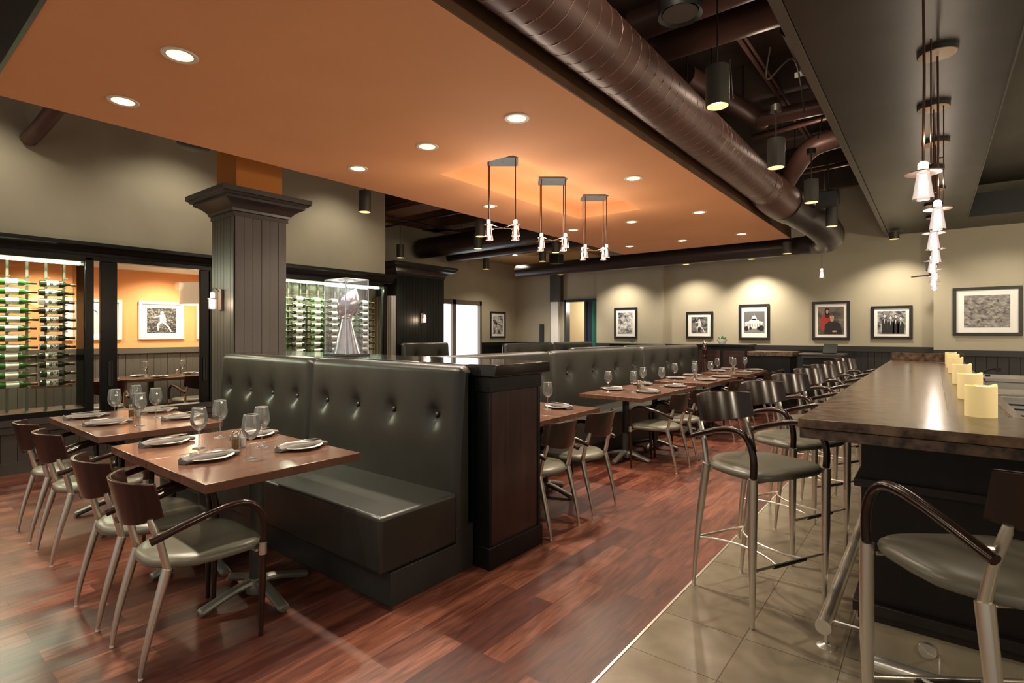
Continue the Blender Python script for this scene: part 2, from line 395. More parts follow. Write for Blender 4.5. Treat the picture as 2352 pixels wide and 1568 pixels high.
# soffit above the bar
w=MB(); w.box(-.64,.42,-4,12.0,3.27,3.6); w.box(.42,6,10.9,12.0,3.27,3.6); w.box(.42,6,-4,10.9,3.75,3.85)
struct(w,'ceiling_bar',M['soffit'],'dark bronze soffit above the bar')
w=MB(); w.box(-.70,-.645,-4,12.15,3.255,3.62); w.box(.415,.425,-4,10.9,3.262,3.275)
struct(w,'trim_6',M['soffit_trim'],'metal edge of the bar soffit')
struct(MB().box(-1.929,-1.918,.64,10.15,3.101,3.46),'trim_13',M['fascia_shadow'],'side strip of the orange ceiling, coloured dark for the duct shadow')
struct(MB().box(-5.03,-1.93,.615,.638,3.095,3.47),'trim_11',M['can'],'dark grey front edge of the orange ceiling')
struct(MB().box(.43,5.9,10.87,10.895,3.272,3.62),'trim_12',M['black'],'black band at the end of the bar ceiling recess')
# beams in the open ceiling
w=MB()
for y in (1.6,3.0,4.6,6.2,7.8,9.4,11.0): w.box(-2.0,-.7,y,y+.14,4.05,4.4)
w.box(-1.0,-.85,0,12,4.1,4.4)
struct(w,'beam_open_ceiling',M['plenum'])
w=MB(); w.box(-9.5,-5.1,6.4,6.9,3.75,4.4); w.box(-9.5,-5.1,8.6,9.0,3.9,4.4); w.box(-9.4,-8.9,6,12,3.9,4.4)
struct(w,'beam_orange_brown',M['beam'])
w=MB()
for y in (6.15,7.3): w.tube([(-9.4,y,3.75),(-5.2,y,3.75)],.02,6)
w.tube([(-8.2,6,3.7),(-8.2,12,3.7)],.02,6); w.tube([(-6.6,6,3.7),(-6.6,9.5,3.7)],.02,6)
tag(w.build('conduit_grid',M['duct_dark']),'grid of thin dark conduit pipes above the wine display','conduit')

# ------------------------------------------------------------------ columns
def column(name,label,x0,x1,y0,y1,ztop,box_top,wm,cap_h=.24,ov=.26,front='both'):
    t=thing(name,label,'column',((x0+x1)/2,(y0+y1)/2,0)); t['kind']='structure'
    hx=(x1-x0)/2; hy=(y1-y0)/2; zb=ztop-cap_h
    s=MB(); s.box(-hx,hx,-hy,hy,0,zb,1)
    beadboard(s,'x',-hy,-hx,hx,.15,zb,.075,.005,-1); beadboard(s,'y',hx,-hy,hy,.15,zb,.085,.005,1)
    s.box(-hx-.02,hx+.02,-hy-.02,hy+.02,0,.15)
    s.build('shaft',wm,t)
    rings=[(.0,zb-.02),(.018,zb-.02),(.018,zb+.025),(.035,zb+.03),(.04,zb+.055),(.065,zb+.085),(.105,zb+.115),(ov-.055,zb+.135),(ov-.055,zb+.16),(ov-.03,zb+.163),(ov-.02,zb+.185),(ov-.002,zb+.19),(ov,ztop),(ov-.1,ztop)]
    c=MB(); vs=[]
    k=ov/.26
    for o,z in rings:
        vs += [(-hx-o,-hy-o,z),(hx+o,-hy-o,z),(hx+o,hy+o,z),(-hx-o,hy+o,z)]
    n=len(rings); fs=[[i*4+j,i*4+(j+1)%4,(i+1)*4+(j+1)%4,(i+1)*4+j] for i in range(n-1) for j in range(4)]+[[(n-1)*4+j for j in range(4)]]
    c.add(vs,fs); c.build('capital',M['capital'],t,angle=15)
    if box_top:
        MB().box(-hx+.02,hx-.02,-hy+.03,hy-.03,ztop-.02,box_top).build('upper_shaft',M['orange2'],t)
    return t
M['orange2']=mat('deep_orange_paint',(.52,.18,.03),.8)
column('column','beadboard column behind the black booth with orange shaft above its capital',-6.1,-5.6,2.52,3.07,2.93,CZ,PW,ov=.2)
column('column','wide dark beadboard column beside the bright far window',-9.48,-8.8,7.25,8.62,2.95,None,[M['black_wood'],M['groove']],ov=.24)
# panel beside the far column, pale ribs put in for streaky glare
w=MB()
for i in range(12): w.box(-9.48+i*.055,-9.48+i*.055+.035,7.15,7.20,0,2.25)
w.box(-9.48,-8.8,7.2,7.23,0,2.25)
struct(w,'trim_7',mat('streaky_glare_ribs',(.42,.40,.36),.3,metal=.6),'pale panel beside the dark far column, ribs standing in for streaky glare')

# ------------------------------------------------------------------ wine cabinets and sliding doors
def frame_y(mb,x0,x1,y0,y1,z0,z1,w=.06):
    mb.box(x0,x1,y0,y0+w,z0,z1); mb.box(x0,x1,y1-w,y1,z0,z1); mb.box(x0,x1,y0,y1,z0,z0+w); mb.box(x0,x1,y0,y1,z1-w,z1)
def wine_cabinet(label,y0,y1,z0,z1,depth,posts):
    t=thing('wine_cabinet',label,'wine cabinet',(WX,0,0))
    c=MB(); c.box(-depth,0,y0,y1,z0-.06,z0); c.box(-depth,0,y0,y1,z1,z1+.05); c.box(-.05,.02,y1,y1+.06,z0-.06,z1+.05); c.box(-.05,.02,y0-.06,y0,z0-.06,z1+.05)
    c.box(-depth,-depth+.05,y1,y1+.06,z0-.06,z1)
    c.build('frame',M['black_wood'],t)
    MB().box(-.012,-.004,y0,y1,z0,z1).build('front_pane',M['glass'],t)
    MB().box(-depth,-depth+.008,y0,y1,z0,z1).build('rear_pane',M['glass'] if y0<2 else M['rear_pane'],t)
    MB().box(-depth+.01,-.02,y1-.01,y1-.002,z0,z1).build('side_pane',M['glass'],t)
    s=MB(); s.box(-.16,-.08,y0+.01,y1-.02,z1-.03,z1-.006); s.build('light_strip',M['strip'],t)
    area(t,(-.045,(y0+y1)/2,z1-.05),26*(y1-y0),.05,y1-y0-.1,(.93,1,.74),(0,R(-14),0))
    for p in posts:
        q=MB(); q.box(-.30,-.27,p-.012,p+.012,z0,z1-.01)
        for k in range(13):
            zz=.92+.1*k
            if zz<z1-.15: q.tube([(-.28,p,zz-.035),(-.12,p,zz-.035)],.005,6)
        q.build('peg_post',M['post_metal'],t)
    return t
wine_cabinet('glass wine cabinet at the far left, lit greenish white',-.6,1.75,.62,2.28,.5,[.80,.98,1.14,1.30,1.46,1.62])
wine_cabinet('glass wine cabinet behind the trophy case, packed with bottles',3.3,5.93,.62,2.28,.55,[3.4,3.6,3.71,3.91,4.02,4.22,4.33,4.53,4.64,4.84,4.95,5.15,5.26,5.46])
# dark rear lining of far cabinet
def bottle(kind):
    t=thing('wine_bottle','b','bottle')
    prof=[(.0,0),(.034,.001),(.0375,.008),(.0375,.185),(.034,.205),(.020,.228),(.0145,.24),(.0145,.298),(.0165,.30),(.0165,.312),(0,.313)]
    MB().lathe(prof,14,axis='y').build('glass_body',M['bottle_g'] if kind=='g' else M['bottle_d'],t)
    MB().lathe([(.0378,.055),(.0382,.056),(.0382,.158),(.0378,.159)],14,axis='y').build('paper_label',M['label'],t)
    MB().lathe([(.0152,.262),(.0156,.263),(.0172,.30),(.0172,.314),(0,.3145)],12,axis='y').build('foil',M['foil'],t)
    if kind=='t':
        cu=bpy.data.curves.new('label_text','FONT'); cu.body='1898'; cu.size=.058; cu.offset=.0016; cu.align_x='CENTER'; cu.align_y='CENTER'; cu.extrude=.0003
        o=bpy.data.objects.new('tmp',cu); COL.objects.link(o)
        bpy.context.view_layer.update()
        me=bpy.data.meshes.new_from_object(o); bpy.data.objects.remove(o)
        # bend the digits around the bottle, reading along its length
        for v in me.vertices:
            a=v.co.y/.0386; along=v.co.x; rr=.0389+v.co.z
            v.co=Vector((rr*math.cos(a),.107+along,rr*math.sin(a)))
        me.materials.clear(); me.materials.append(M['ink'])
        p=bpy.data.objects.new('printed_year',me); COL.objects.link(p); p.parent=[c for c in t.children if c.name.startswith('paper')][0]
    return t
protos={k:bottle(k) for k in 'gdt'}
used={}
def place_bottle(k,x,y,z,label,group,rx=0):
    loc=(x,y,z)
    if k not in used: o=protos[k]; used[k]=1; o.location=loc; tag(o,label,None,group)
    else: o=dup(protos[k],loc,0,label,group)
    return o
for r_ in range(12):
    z=2.02-.1*r_+random.uniform(-.004,.004)
    place_bottle('g',WX-.17,1.06-.005+random.uniform(-.01,.01),z,'green wine bottle with blank cream label, %s from the top of the left cabinet'%ORD[r_],'green bottles in the left cabinet')
    place_bottle('t',WX-.17,1.385+random.uniform(-.01,.01),z,'dark wine bottle with printed label, %s from the top of the left cabinet'%ORD[r_],'dark bottles in the left cabinet')
    place_bottle('g',WX-.17,.735+random.uniform(-.01,.01),z,'green wine bottle cut by the left picture edge, %s from the top'%ORD[r_],'bottles at the picture edge')
cols=[('g',4.02,'first'),('d',4.33,'second'),('g',4.64,'third'),('d',4.95,'fourth'),('g',5.26,'fifth')]
for k,y,nm in cols:
    for r_ in range(9):
        z=2.0-.1*r_+random.uniform(-.004,.004)
        place_bottle('g' if k=='g' else 'd',WX-.17,y+random.uniform(-.01,.01),z,'%s wine bottle, %s from the top in the %s column behind the trophy'%('green' if k=='g' else 'dark',ORD[r_],nm),'bottles in the cabinet behind the trophy')
for r_ in range(9):
    z=2.0-.1*r_
    place_bottle('d',WX-.17,5.55+random.uniform(-.008,.008),z,'dark wine bottle, %s from the top in the rightmost column of the far cabinet'%ORD[r_],'bottles in the cabinet behind the trophy')

# sliding glass door between cabinets and posts
w=MB(); w.box(WX-.1,WX+.0,3.08,3.24,.0,2.3); w.box(WX-.1,WX,1.81,1.83,.56,2.3)
struct(w,'trim_8',M['black_wood'],'black door post beside the beadboard column')
t=thing('sliding_door','black framed glass sliding door to the orange dining room','door',(WX-.05,0,0))
f=MB(); f.box(-.03,.03,1.90,2.06,.0,2.30); f.box(-.03,.03,2.97,3.08,.0,2.30); f.box(-.03,.03,2.06,2.97,0,.12)
f.build('frame',M['black_wood'],t,.004)
MB().box(-.004,.004,2.06,2.97,.12,2.30).build('pane',M['glass'],t)
for y in (1.99,3.02):
    h=MB(); h.box(.03,.036,y-.02,y+.02,.85,1.15,0); h.box(.036,.05,y-.02,y-.012,.85,1.15); h.box(.036,.05,y+.012,y+.02,.85,1.15); h.box(.036,.05,y-.02,y+.02,1.14,1.15); h.box(.036,.05,y-.02,y+.02,.85,.86)
    tag(h.build('handle',M['iron'],t),'dark recessed pull handle')

# back dining room
w=MB(); w.box(-10.42,-10.3,-2,5.87,0,2.95); struct(w,'wall_orange_room',M['orange_room'])
w=MB(); w.box(-10.3,WX-.12,-2.1,-2,0,2.95); struct(w,'wall_orange_room_near',M['orange_room'])
w=MB(); w.box(-10.3,WX-.6,5.82,5.87,0,2.95); struct(w,'wall_orange_room_far',M['orange_room'])
struct(MB().box(-10.4,WX-.14,-2,5.86,2.75,2.85),'ceiling_orange_room',M['white'])
w=MB(); w.box(-10.3,-10.15,-2,5.82,2.5,2.75); struct(w,'trim_9',M['trimring'],'white ceiling band in the orange room')
w=MB(); beadboard(w,'y',-10.3,-2,5.82,.1,1.14,.1,.006,1); w.box(-10.3,-10.25,-2,5.82,1.14,1.23); struct(w,'wainscot_orange_room',[M['wallgrey'],M['groove']])
for y in (.4,1.9,3.4,4.9):
    t=thing('recessed_downlight','small downlight in the orange room ceiling %s'%('nearest the camera' if y<1 else 'above the white framed pictures' if y<2 else 'above the drum pendant' if y<4 else 'by the far end'),'ceiling light',(-9.6,y,2.75))
    MB().lathe([(.04,-.004),(.07,-.006),(.075,0)],20).build('trim_ring',M['trimring'],t)
    MB().lathe([(0,-.003),(.05,-.003)],20).build('lens',M['lens'],t)
    spot(t,(0,0,-.03),130,130)

# ------------------------------------------------------------------ pictures
def poly2(pts,y,mb,mi):
    mb.add([(x,y,z) for x,z in pts],[list(range(len(pts)))],mi)
def ell(cx,cz,a,b,n=20,t0=0,t1=2*PI): return [(cx+a*math.cos(t0+(t1-t0)*i/n),cz+b*math.sin(t0+(t1-t0)*i/n)) for i in range(n+(1 if t1-t0<6 else 0))]
def picture(label,loc,rz,W,H,pw,ph,draw,mats,fm='frame_black',fw=.05,glz=True,name='framed_picture'):
    """faces local -Y, hangs centred on loc; pw, ph = printed image size"""
    t=thing(name,label,'picture',loc,rz)
    f=MB(); d=.03
    f.box(-W/2,W/2,-d,0,H/2-fw,H/2); f.box(-W/2,W/2,-d,0,-H/2,-H/2+fw); f.box(-W/2,-W/2+fw,-d,0,-H/2+fw,H/2-fw); f.box(W/2-fw,W/2,-d,0,-H/2+fw,H/2-fw)
    f.build('frame',M[fm],t,.003)
    MB().box(-W/2+fw*.5,W/2-fw*.5,-.014,-.002,-H/2+fw*.5,H/2-fw*.5).build('mat_board',M['white'],t)
    p=MB(); p.box(-pw/2,pw/2,-.017,-.014,-ph/2,ph/2,0); draw(p,pw,ph); p.build('print',mats,t)
    return t
def none(p,w,h): pass
def y_(k): return -.0175-.0006*k
def dome(p,w,h):
    u=w/2; v=h/2
    poly2([(-u,-v),(u,-v),(u,-.55*v),(-u,-.55*v)],y_(0),p,1)
    poly2([(-.9*u,-.62*v),(.9*u,-.62*v),(.9*u,.0),(.45*u,.02),(.45*u,.2*v),(-.45*u,.2*v),(-.45*u,.02),(-.9*u,0)],y_(1),p,2)
    poly2(ell(0,.2*v,.26*u,.42*v,16,0,PI),y_(2),p,2); poly2([(-.2*u,.0),(.2*u,0),(.2*u,.3*v),(-.2*u,.3*v)],y_(2),p,2)
    poly2([(-.04*u,.58*v),(.04*u,.58*v),(0,.85*v)],y_(2),p,2)
    for i in range(11):
        x=-.8*u+.16*u*i; poly2([(x-.03*u,-.5*v),(x+.03*u,-.5*v),(x+.03*u,-.12*v),(x-.03*u,-.12*v)],y_(3),p,1)
    for x,r in ((-.75,.2),(.7,.24),(.4,.14),(-.35,.12)): poly2(ell(x*u,-.6*v,r*u,r*1.3*u,12),y_(4),p,3)
def couple(p,w,h):
    u=w/2; v=h/2
    poly2([(-.75*u,-.75*v),(-.8*u,.1*v),(-.6*u,.42*v),(-.2*u,.5*v),(.1*u,.3*v),(.05*u,-.6*v)],y_(1),p,1)
    poly2(ell(-.28*u,.68*v,.2*u,.24*v),y_(2),p,3); poly2([(-.42*u,.2*v),(-.1*u,.2*v),(-.12*u,.7*v),(-.44*u,.7*v)],y_(2),p,3)
    poly2(ell(-.27*u,.64*v,.11*u,.15*v),y_(3),p,2)
    poly2([(-.5*u,-.95*v),(-.45*u,-.3*v),(-.1*u,-.05*v),(.35*u,-.05*v),(.75*u,-.25*v),(.92*u,-.95*v)],y_(4),p,3)
    poly2(ell(.1*u,.12*v,.15*u,.22*v),y_(5),p,2); poly2(ell(.1*u,.24*v,.155*u,.12*v),y_(4.5),p,4)
    poly2(ell(.3*u,-.78*v,.2*u,.07*v),y_(6),p,2)
def group4(p,w,h):
    u=w/2; v=h/2
    for x,hh,wd in ((-.5,.62,.2),(-.05,.45,.26),(.3,.55,.22),(.65,.38,.24)):
        poly2([((x-wd)*u,-v),((x+wd)*u,-v),((x+wd*.95)*u,(hh-.5)*v),((x+.08)*u,(hh-.3)*v),((x-.08)*u,(hh-.3)*v),((x-wd*.95)*u,(hh-.5)*v)],y_(1),p,1)
        poly2(ell(x*u,hh*v,.11*u,.17*v),y_(2),p,1); poly2(ell(x*u,(hh-.04)*v,.085*u,.14*v),y_(3),p,2)
        poly2([((x-.05)*u,(hh-.32)*v),((x+.05)*u,(hh-.32)*v),(x*u,(hh-.75)*v)],y_(3),p,2)
def athlete(p,w,h):
    u=w/2; v=h/2
    poly2(ell(.0,.62*v,.12*u,.14*v),y_(1),p,1)
    poly2([(-.12*u,.5*v),(.2*u,.5*v),(.3*u,-.1*v),(-.15*u,-.12*v)],y_(2),p,1)
    poly2([(-.1*u,-.05*v),(-.35*u,-.3*v),(-.3*u,-.8*v),(-.2*u,-.8*v),(-.18*u,-.35*v),(.1*u,-.1*v)],y_(3),p,1)
    poly2([(.1*u,0),(.5*u,-.5*v),(.7*u,-.9*v),(.58*u,-.92*v),(.38*u,-.5*v),(.0*u,-.15*v)],y_(4),p,1)
    poly2([(-.1*u,.45*v),(-.5*u,.3*v),(-.55*u,.22*v),(-.05*u,.3*v)],y_(5),p,1)
    for z in (.8,.3,-.1): poly2([(-.95*u,z*v),(-.6*u,z*v),(-.6*u,(z-.08)*v),(-.95*u,(z-.08)*v)],y_(1),p,2)
def portrait(p,w,h):
    u=w/2; v=h/2
    poly2([(-.7*u,-v),(.7*u,-v),(.6*u,-.3*v),(.15*u,-.05*v),(-.15*u,-.05*v),(-.6*u,-.3*v)],y_(1),p,1)
    poly2(ell(0,.3*v,.26*u,.36*v),y_(2),p,1); poly2(ell(0,.45*v,.27*u,.26*v),y_(1.5),p,2)
def slope(p,w,h):
    u=w/2; v=h/2
    poly2([(-u,-.9*v),(-.6*u,-.2*v),(.0,.15*v),(.4*u,.55*v),(.75*u,.8*v),(u,.5*v),(u,-.5*v),(.2*u,-.4*v),(-.5*u,-.95*v)],y_(1),p,1)
PL=[M['p_light'],M['p_dark'],M['p_grey']]
def pb(x0,x1,z0,z1,y,label,draw,mats,pr=.66,ph=None):
    W=x1-x0; H=z1-z0
    picture(label,((x0+x1)/2,y,(z0+z1)/2),0,W,H,W*pr,H*(ph or pr),draw,mats)
pb(-6.27,-5.66,1.34,2.10,12.08,'black framed black and white mountain photo left of the wall corner',slope,[photo_mat('ph_m',(.03,.03,.03),(.6,.6,.6),9,1),photo_mat('ph_m2',(.2,.2,.2),(.8,.8,.8),14,3)],.62,.68)
pb(-4.49,-3.88,1.35,1.96,12.2,'small black framed photo of a leaping light figure',athlete,[photo_mat('ph_a',(.02,.02,.02),(.28,.28,.28),9,5),M['p_light'],M['p_grey']],.6)
pb(-3.32,-2.71,1.33,2.09,12.2,'tall black framed photo of a domed capitol building',dome,[mat('ph_sky',(.12,.12,.12),.5),M['p_grey'],M['p_light'],M['p_dark']],.68,.60)
pb(-1.92,-1.27,1.34,2.10,12.2,'black framed colour portrait of a woman in red behind a seated person in black',couple,[M['p_back'],M['red'],M['skin'],M['p_dark'],M['p_light']],.68,.72)
pb(-.93,-.30,1.36,1.98,12.2,'black framed photo of four people in dark suits',group4,[photo_mat('ph_g',(.04,.04,.04),(.45,.45,.45),10,8),M['p_dark'],M['p_light']],.68,.68)
pb(.26,1.14,1.43,2.25,12.0,'largest black framed photo at the right end of the back wall',none,[photo_mat('ph_w',(.03,.028,.026),(.42,.39,.36),13,11,.35,.65)],.66,.66)
picture('small black framed landscape photo on the far left wall',(-9.5,11.38,1.70),R(90),.66,.73,.42,.5,none,[photo_mat('ph_l',(.02,.02,.02),(.7,.7,.7),7,14)])
picture('white framed photo of a leaping figure on the orange wall',(-10.3,3.43,1.685),R(90),.68,.64,.44,.42,athlete,[photo_mat('ph_j',(.01,.01,.01),(.3,.28,.25),30,17,.5,.62),M['p_light'],M['p_grey']],'frame_white',.045)
picture('white framed portrait photo seen through the wine cabinet',(-10.3,2.48,1.685),R(90),.76,.64,.44,.42,portrait,[M['p_light'],mat('ph_face',(.6,.58,.55),.5),M['p_dark']],'frame_white',.045)
picture('white framed photo on the orange wall beside the door post',(-10.3,4.35,1.685),R(90),.74,.64,.44,.42,none,[photo_mat('ph_q',(.1,.1,.1),(.6,.6,.6),8,19)],'frame_white',.045)

# far window and doorway
t=thing('window_1','w','x',(-9.5,0,0)); del t['label']; del t['category']; t['kind']='structure'
f=MB(); 
for y0,y1 in ((8.75,8.85),(9.60,9.72),(10.62,10.69)): f.box(-.1,.03,y0,y1,0,2.32)
f.box(-.1,.03,8.75,10.69,2.2,2.32); f.build('window_frame',M['doorbrown'],t)
MB().box(-.08,-.06,8.85,10.62,0,2.2).build('window_pane',M['daylight'],t)
w=MB(); w.box(-9.6,-9.52,8.6,8.75,0,2.32); struct(w,'trim_10',M['doorbrown'])
t=thing('door_1','w','x',(0,0,0)); del t['label']; del t['category']; t['kind']='structure'
f=MB(); f.box(-7.77,-7.72,12.1,12.3,0,2.36); f.box(-7.77,-6.76,12.1,12.3,2.30,2.36); f.box(-7.2,-7.13,12.18,12.26,0,2.3); f.build('door_frame',M['navy'],t)
MB().box(-7.13,-6.98,12.2,12.24,0,2.3).build('side_panel',M['navy'],t)
tag(MB().box(-6.98,-6.78,12.2,12.24,0,2.3).build('door_leaf',M['green'],t),'green door leaf')
w=MB(); w.box(-9.3,-5.5,13.6,13.7,0,2.6); w.box(-9.3,-5.5,12.35,13.6,2.5,2.6); w.box(-9.4,-9.3,12.35,13.7,0,2.6); w.box(-5.5,-5.4,12.35,13.7,0,2.6); w.box(-9.3,-5.4,12.35,13.7,-.06,0)
struct(w,'wall_corridor',M['cream'])
point(None,(-7.4,12.95,2.2),40,(1,.9,.72),.1).name='corridor_light'

# ------------------------------------------------------------------ ducts
def duct(name,label,pts,r,m,k=6,n=28,seams=None,smooth=True):
    P=smooth_path(pts,k) if smooth else [Vector(p) for p in pts]
    t=thing(name,label,'air duct',tuple(pts[0]))
    o=Vector(pts[0]); rr=r if hasattr(r,'__len__') else [r]*len(P)
    if len(rr)!=len(P): rr=[rr[min(int(i/ (len(P)-1) * (len(rr)-1)+.5),len(rr)-1)] for i in range(len(P))]
    MB().tube([p-o for p in P],rr,n).build('duct_body',m,t,angle=60)
    for f in (.3,.72):
        q=P[int(f*(len(P)-1))] if len(P)>2 else P[0].lerp(P[1],f)
        if q.z<4.3 and 'stub' not in label: MB().tube([q-o,Vector((q.x,q.y,CZ+.001))-o],.006,6).build('hanger_rod',M['duct_dark'],t)
    return t,o
dt,o=duct('air_duct','large brown spiral air duct running beside the orange ceiling',[(-1.70,-3,3.33),(-1.70,7.6,3.33)],.208,M['duct'],smooth=False)
s=MB(); y=-1.0
# spiral lock seam: a helix laid on the duct
pts=[]; turns=64; L=8.5
for i in range(turns*16+1):
    a=2*PI*i/16; pts.append((.2090*math.cos(a),.0+2.0+L*i/(turns*16),.2090*math.sin(a)))
s.tube(pts,.0036,4); s.build('spiral_seam',M['duct_seam'],dt)
g=MB()
for yy,rr in ((10.4,.216),(10.1,.213)): g.lathe([(rr-.012,-.03),(rr,-.025),(rr,.025),(rr-.012,.03)],28,(0,yy,0),axis='y')
g.build('coupling',M['duct'],dt)
# bulbous elbow
g=MB(); P=smooth_path([(0,10.4,0),(.025,10.75,-.02),(.06,11.15,-.05),(.13,11.5,-.10)],5); g.tube(P,[.212,.222,.232,.240,.246,.25,.252,.252,.252,.25,.248,.245,.24,.235,.225,.21],28); g.build('elbow',M['duct'],dt,angle=60)
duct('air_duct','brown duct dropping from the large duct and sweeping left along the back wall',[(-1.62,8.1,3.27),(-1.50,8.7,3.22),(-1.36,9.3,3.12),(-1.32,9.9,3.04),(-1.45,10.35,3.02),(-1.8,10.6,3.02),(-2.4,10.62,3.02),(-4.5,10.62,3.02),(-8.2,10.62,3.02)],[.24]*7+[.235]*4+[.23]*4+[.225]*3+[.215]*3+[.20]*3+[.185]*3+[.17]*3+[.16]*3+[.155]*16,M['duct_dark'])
duct('air_duct','brown duct crossing the open ceiling nearest the camera',[(-1.85,3.86,3.86),(-.69,3.86,3.86)],.115,M['duct'],smooth=False)
duct('air_duct','thicker brown duct crossing the open ceiling below the metal strut',[(-1.85,4.27,3.86),(-.69,4.30,3.86)],.125,M['duct'],smooth=False)
duct('air_duct','short brown elbow duct branching towards the bar soffit',[(-1.6,7.9,3.42),(-1.42,7.6,3.55),(-1.2,7.45,3.74),(-.95,7.42,3.80),(-.68,7.42,3.80)],.12,M['duct'])
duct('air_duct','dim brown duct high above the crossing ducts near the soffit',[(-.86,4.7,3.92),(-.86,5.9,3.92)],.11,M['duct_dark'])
duct('air_duct','horizontal brown duct high behind the hanging can lights',[(-1.55,6.4,3.86),(-.75,6.45,3.86)],.085,M['duct'],smooth=False)
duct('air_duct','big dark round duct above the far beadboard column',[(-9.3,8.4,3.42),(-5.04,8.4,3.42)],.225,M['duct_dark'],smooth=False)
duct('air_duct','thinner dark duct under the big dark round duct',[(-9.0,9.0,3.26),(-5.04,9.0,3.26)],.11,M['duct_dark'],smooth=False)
duct('air_duct','stub of brown pipe on the upper left wall',[(-7.52,1.26,3.52),(-7.2,1.32,3.62),(-6.6,1.45,3.95),(-6.2,1.5,4.4)],.075,M['duct'])
s=MB(); s.tube([(-1.34,2.5,4.0),(-1.28,8.6,4.0)],.018,6); s.tube([(-1.29,2.5,4.0),(-1.23,8.6,4.0)],.012,6); 
tag(s.build('metal_strut',M['duct']),'long thin brown strut running through the open ceiling','strut')
s=MB(); s.tube(smooth_path([(-1.15,5.2,4.04),(-1.2,5.3,3.8),(-1.0,5.35,3.95),(-.95,5.5,3.7)],6),.008,6); s.tube([(-1.0,5.6,4.04),(-.98,5.8,3.6)],.008,6); s.tube([(-1.5,5.2,4.04),(-1.5,5.3,3.7)],.006,6); s.tube([(-.9,6.6,4.04),(-1.0,6.7,3.6)],.008,6)
tag(s.build('cable',M['can']),'loose grey cables hanging among the ducts','cable')
for q,l in (([(-1.85,5.0,3.92),(-1.55,6.6,3.90)],'dim brown duct rising beside the main duct'),([(-1.8,7.2,3.95),(-.7,7.0,3.95)],'narrow brown cross pipe beyond the second aisle can'),([(-1.8,9.3,3.95),(-.7,9.1,3.95)],'narrow brown cross pipe beyond the fourth aisle can')):
    duct('air_duct',l,q,.10 if 'rising' in l else .035,M['duct'],smooth=False)
tag(MB().box(-1.01,-.93,5.5,5.505,3.83,3.88).build('paper_tag',M['white']),'small white tag on a cable among the ducts','tag')

# ------------------------------------------------------------------ ceiling lights
def downlight(x,y,label):
    t=thing('recessed_downlight',label,'ceiling light',(x,y,OZ),0,'downlights in the orange ceiling')
    MB().lathe([(.07,.0),(.07,-.004),(.093,-.007),(.098,-.001)],28).build('trim_ring',M['trimring'],t)
    l=MB().lathe([(0,.0),(.071,-.003)],24).build('lens',M['lens'],t)
    MB().lathe([(0,-.004),(.042,-.005)],20).build('lamp_face',M['lens_hot'],l)
    spot(t,(0,0,-.03),150,125,(1,.87,.68),.05,.8)
rows={1.25:'nearest',3.2:'second',5.2:'third',7.22:'fourth',9.22:'farthest'}
for x,cn in ((-2.48,'right'),(-3.47,'middle'),(-4.47,'left')):
    for y,rn in rows.items():
        if cn=='middle' and rn=='third': continue
        if cn=='right' and rn=='nearest': continue
        downlight(x,y,'round downlight in the %s file, %s row of the orange ceiling'%(cn,rn))
spot(None,(-2.48,1.25,3.05),60,125,(1,.85,.64),.05,.8).name='ceiling_beam'
canproto=None
def can(x,y,z,label,h=.26,r=.075,rod=True,power=70,top=None,size=95,tilt=(0,0,0)):
    t=thing('can_light',label,'pendant light',(x,y,z),0,'cylinder can lights')
    MB().lathe([(r-.006,.0),(r,.0),(r,h),(r-.01,h+.004),(0,h+.004)],24).build('can_body',M['can'],t)
    MB().lathe([(r-.007,.001),(r-.02,.05),(0,.052)],24).build('reflector',M['can_in'],t)
    MB().lathe([(0,.03),(.03,.03),(.038,.045)],16).build('bulb',M['lens_hot'],t)
    if rod:
        tt=(top or CZ)-z
        q=MB().tube([(0,0,h),(0,0,tt)],.006,6); q.lathe([(.05,tt-.06),(.05,tt)],14,capb=True); q.build('hanging_rod',M['can'],t)
    spot(t,(0,0,-.015),power,size,(1,.87,.69),.05,.9,tilt)
    return t
can(-1.13,3.64,2.98,'grey can light hanging nearest over the aisle',top=3.98)
can(-1.13,5.32,2.98,'grey can light second nearest over the aisle',top=3.55)
can(-1.11,6.99,2.98,'grey can light third from the camera over the aisle',top=3.6)
can(-1.13,8.73,2.98,'grey can light fourth along the aisle below a black box',top=3.5)
can(-2.01,10.3,2.86,'can light tucked against the duct at the back corner',h=.2,rod=False)
can(-5.57,4.09,2.98,'grey can light hanging between the column and the trophy case')
can(-5.56,6.24,2.98,'grey can light at the left edge of the orange ceiling before the big duct')
can(-6.39,7.11,2.98,'grey can light in front of the big dark duct',rod=False)
can(-5.56,8.36,2.98,'grey can light beyond the big dark duct',rod=False)
can(-6.45,9.2,2.98,'grey can light below the thin dark duct')
can(-8.38,7.0,2.98,'grey can light on a cord above the far column',power=130)
can(-8.28,9.5,2.98,'grey can light by the bright far window',power=150)
can(-7.41,11.37,2.95,'grey can light above the far doorway',h=.12,power=150)
can(-5.98,11.45,2.98,'can light washing the mountain photo',h=.2,power=120,size=120,tilt=(R(10),0,0))
can(-4.26,11.55,2.98,'can light washing the leaping figure photo',h=.2,power=120,size=120,tilt=(R(10),0,0))
can(-2.92,11.6,2.98,'can light washing the capitol photo',h=.2,power=210,size=110,tilt=(R(12),0,0))
can(-.54,11.5,3.12,'small can light under the far end of the bar soffit',h=.12,rod=False,power=120,size=120,tilt=(R(10),0,0))
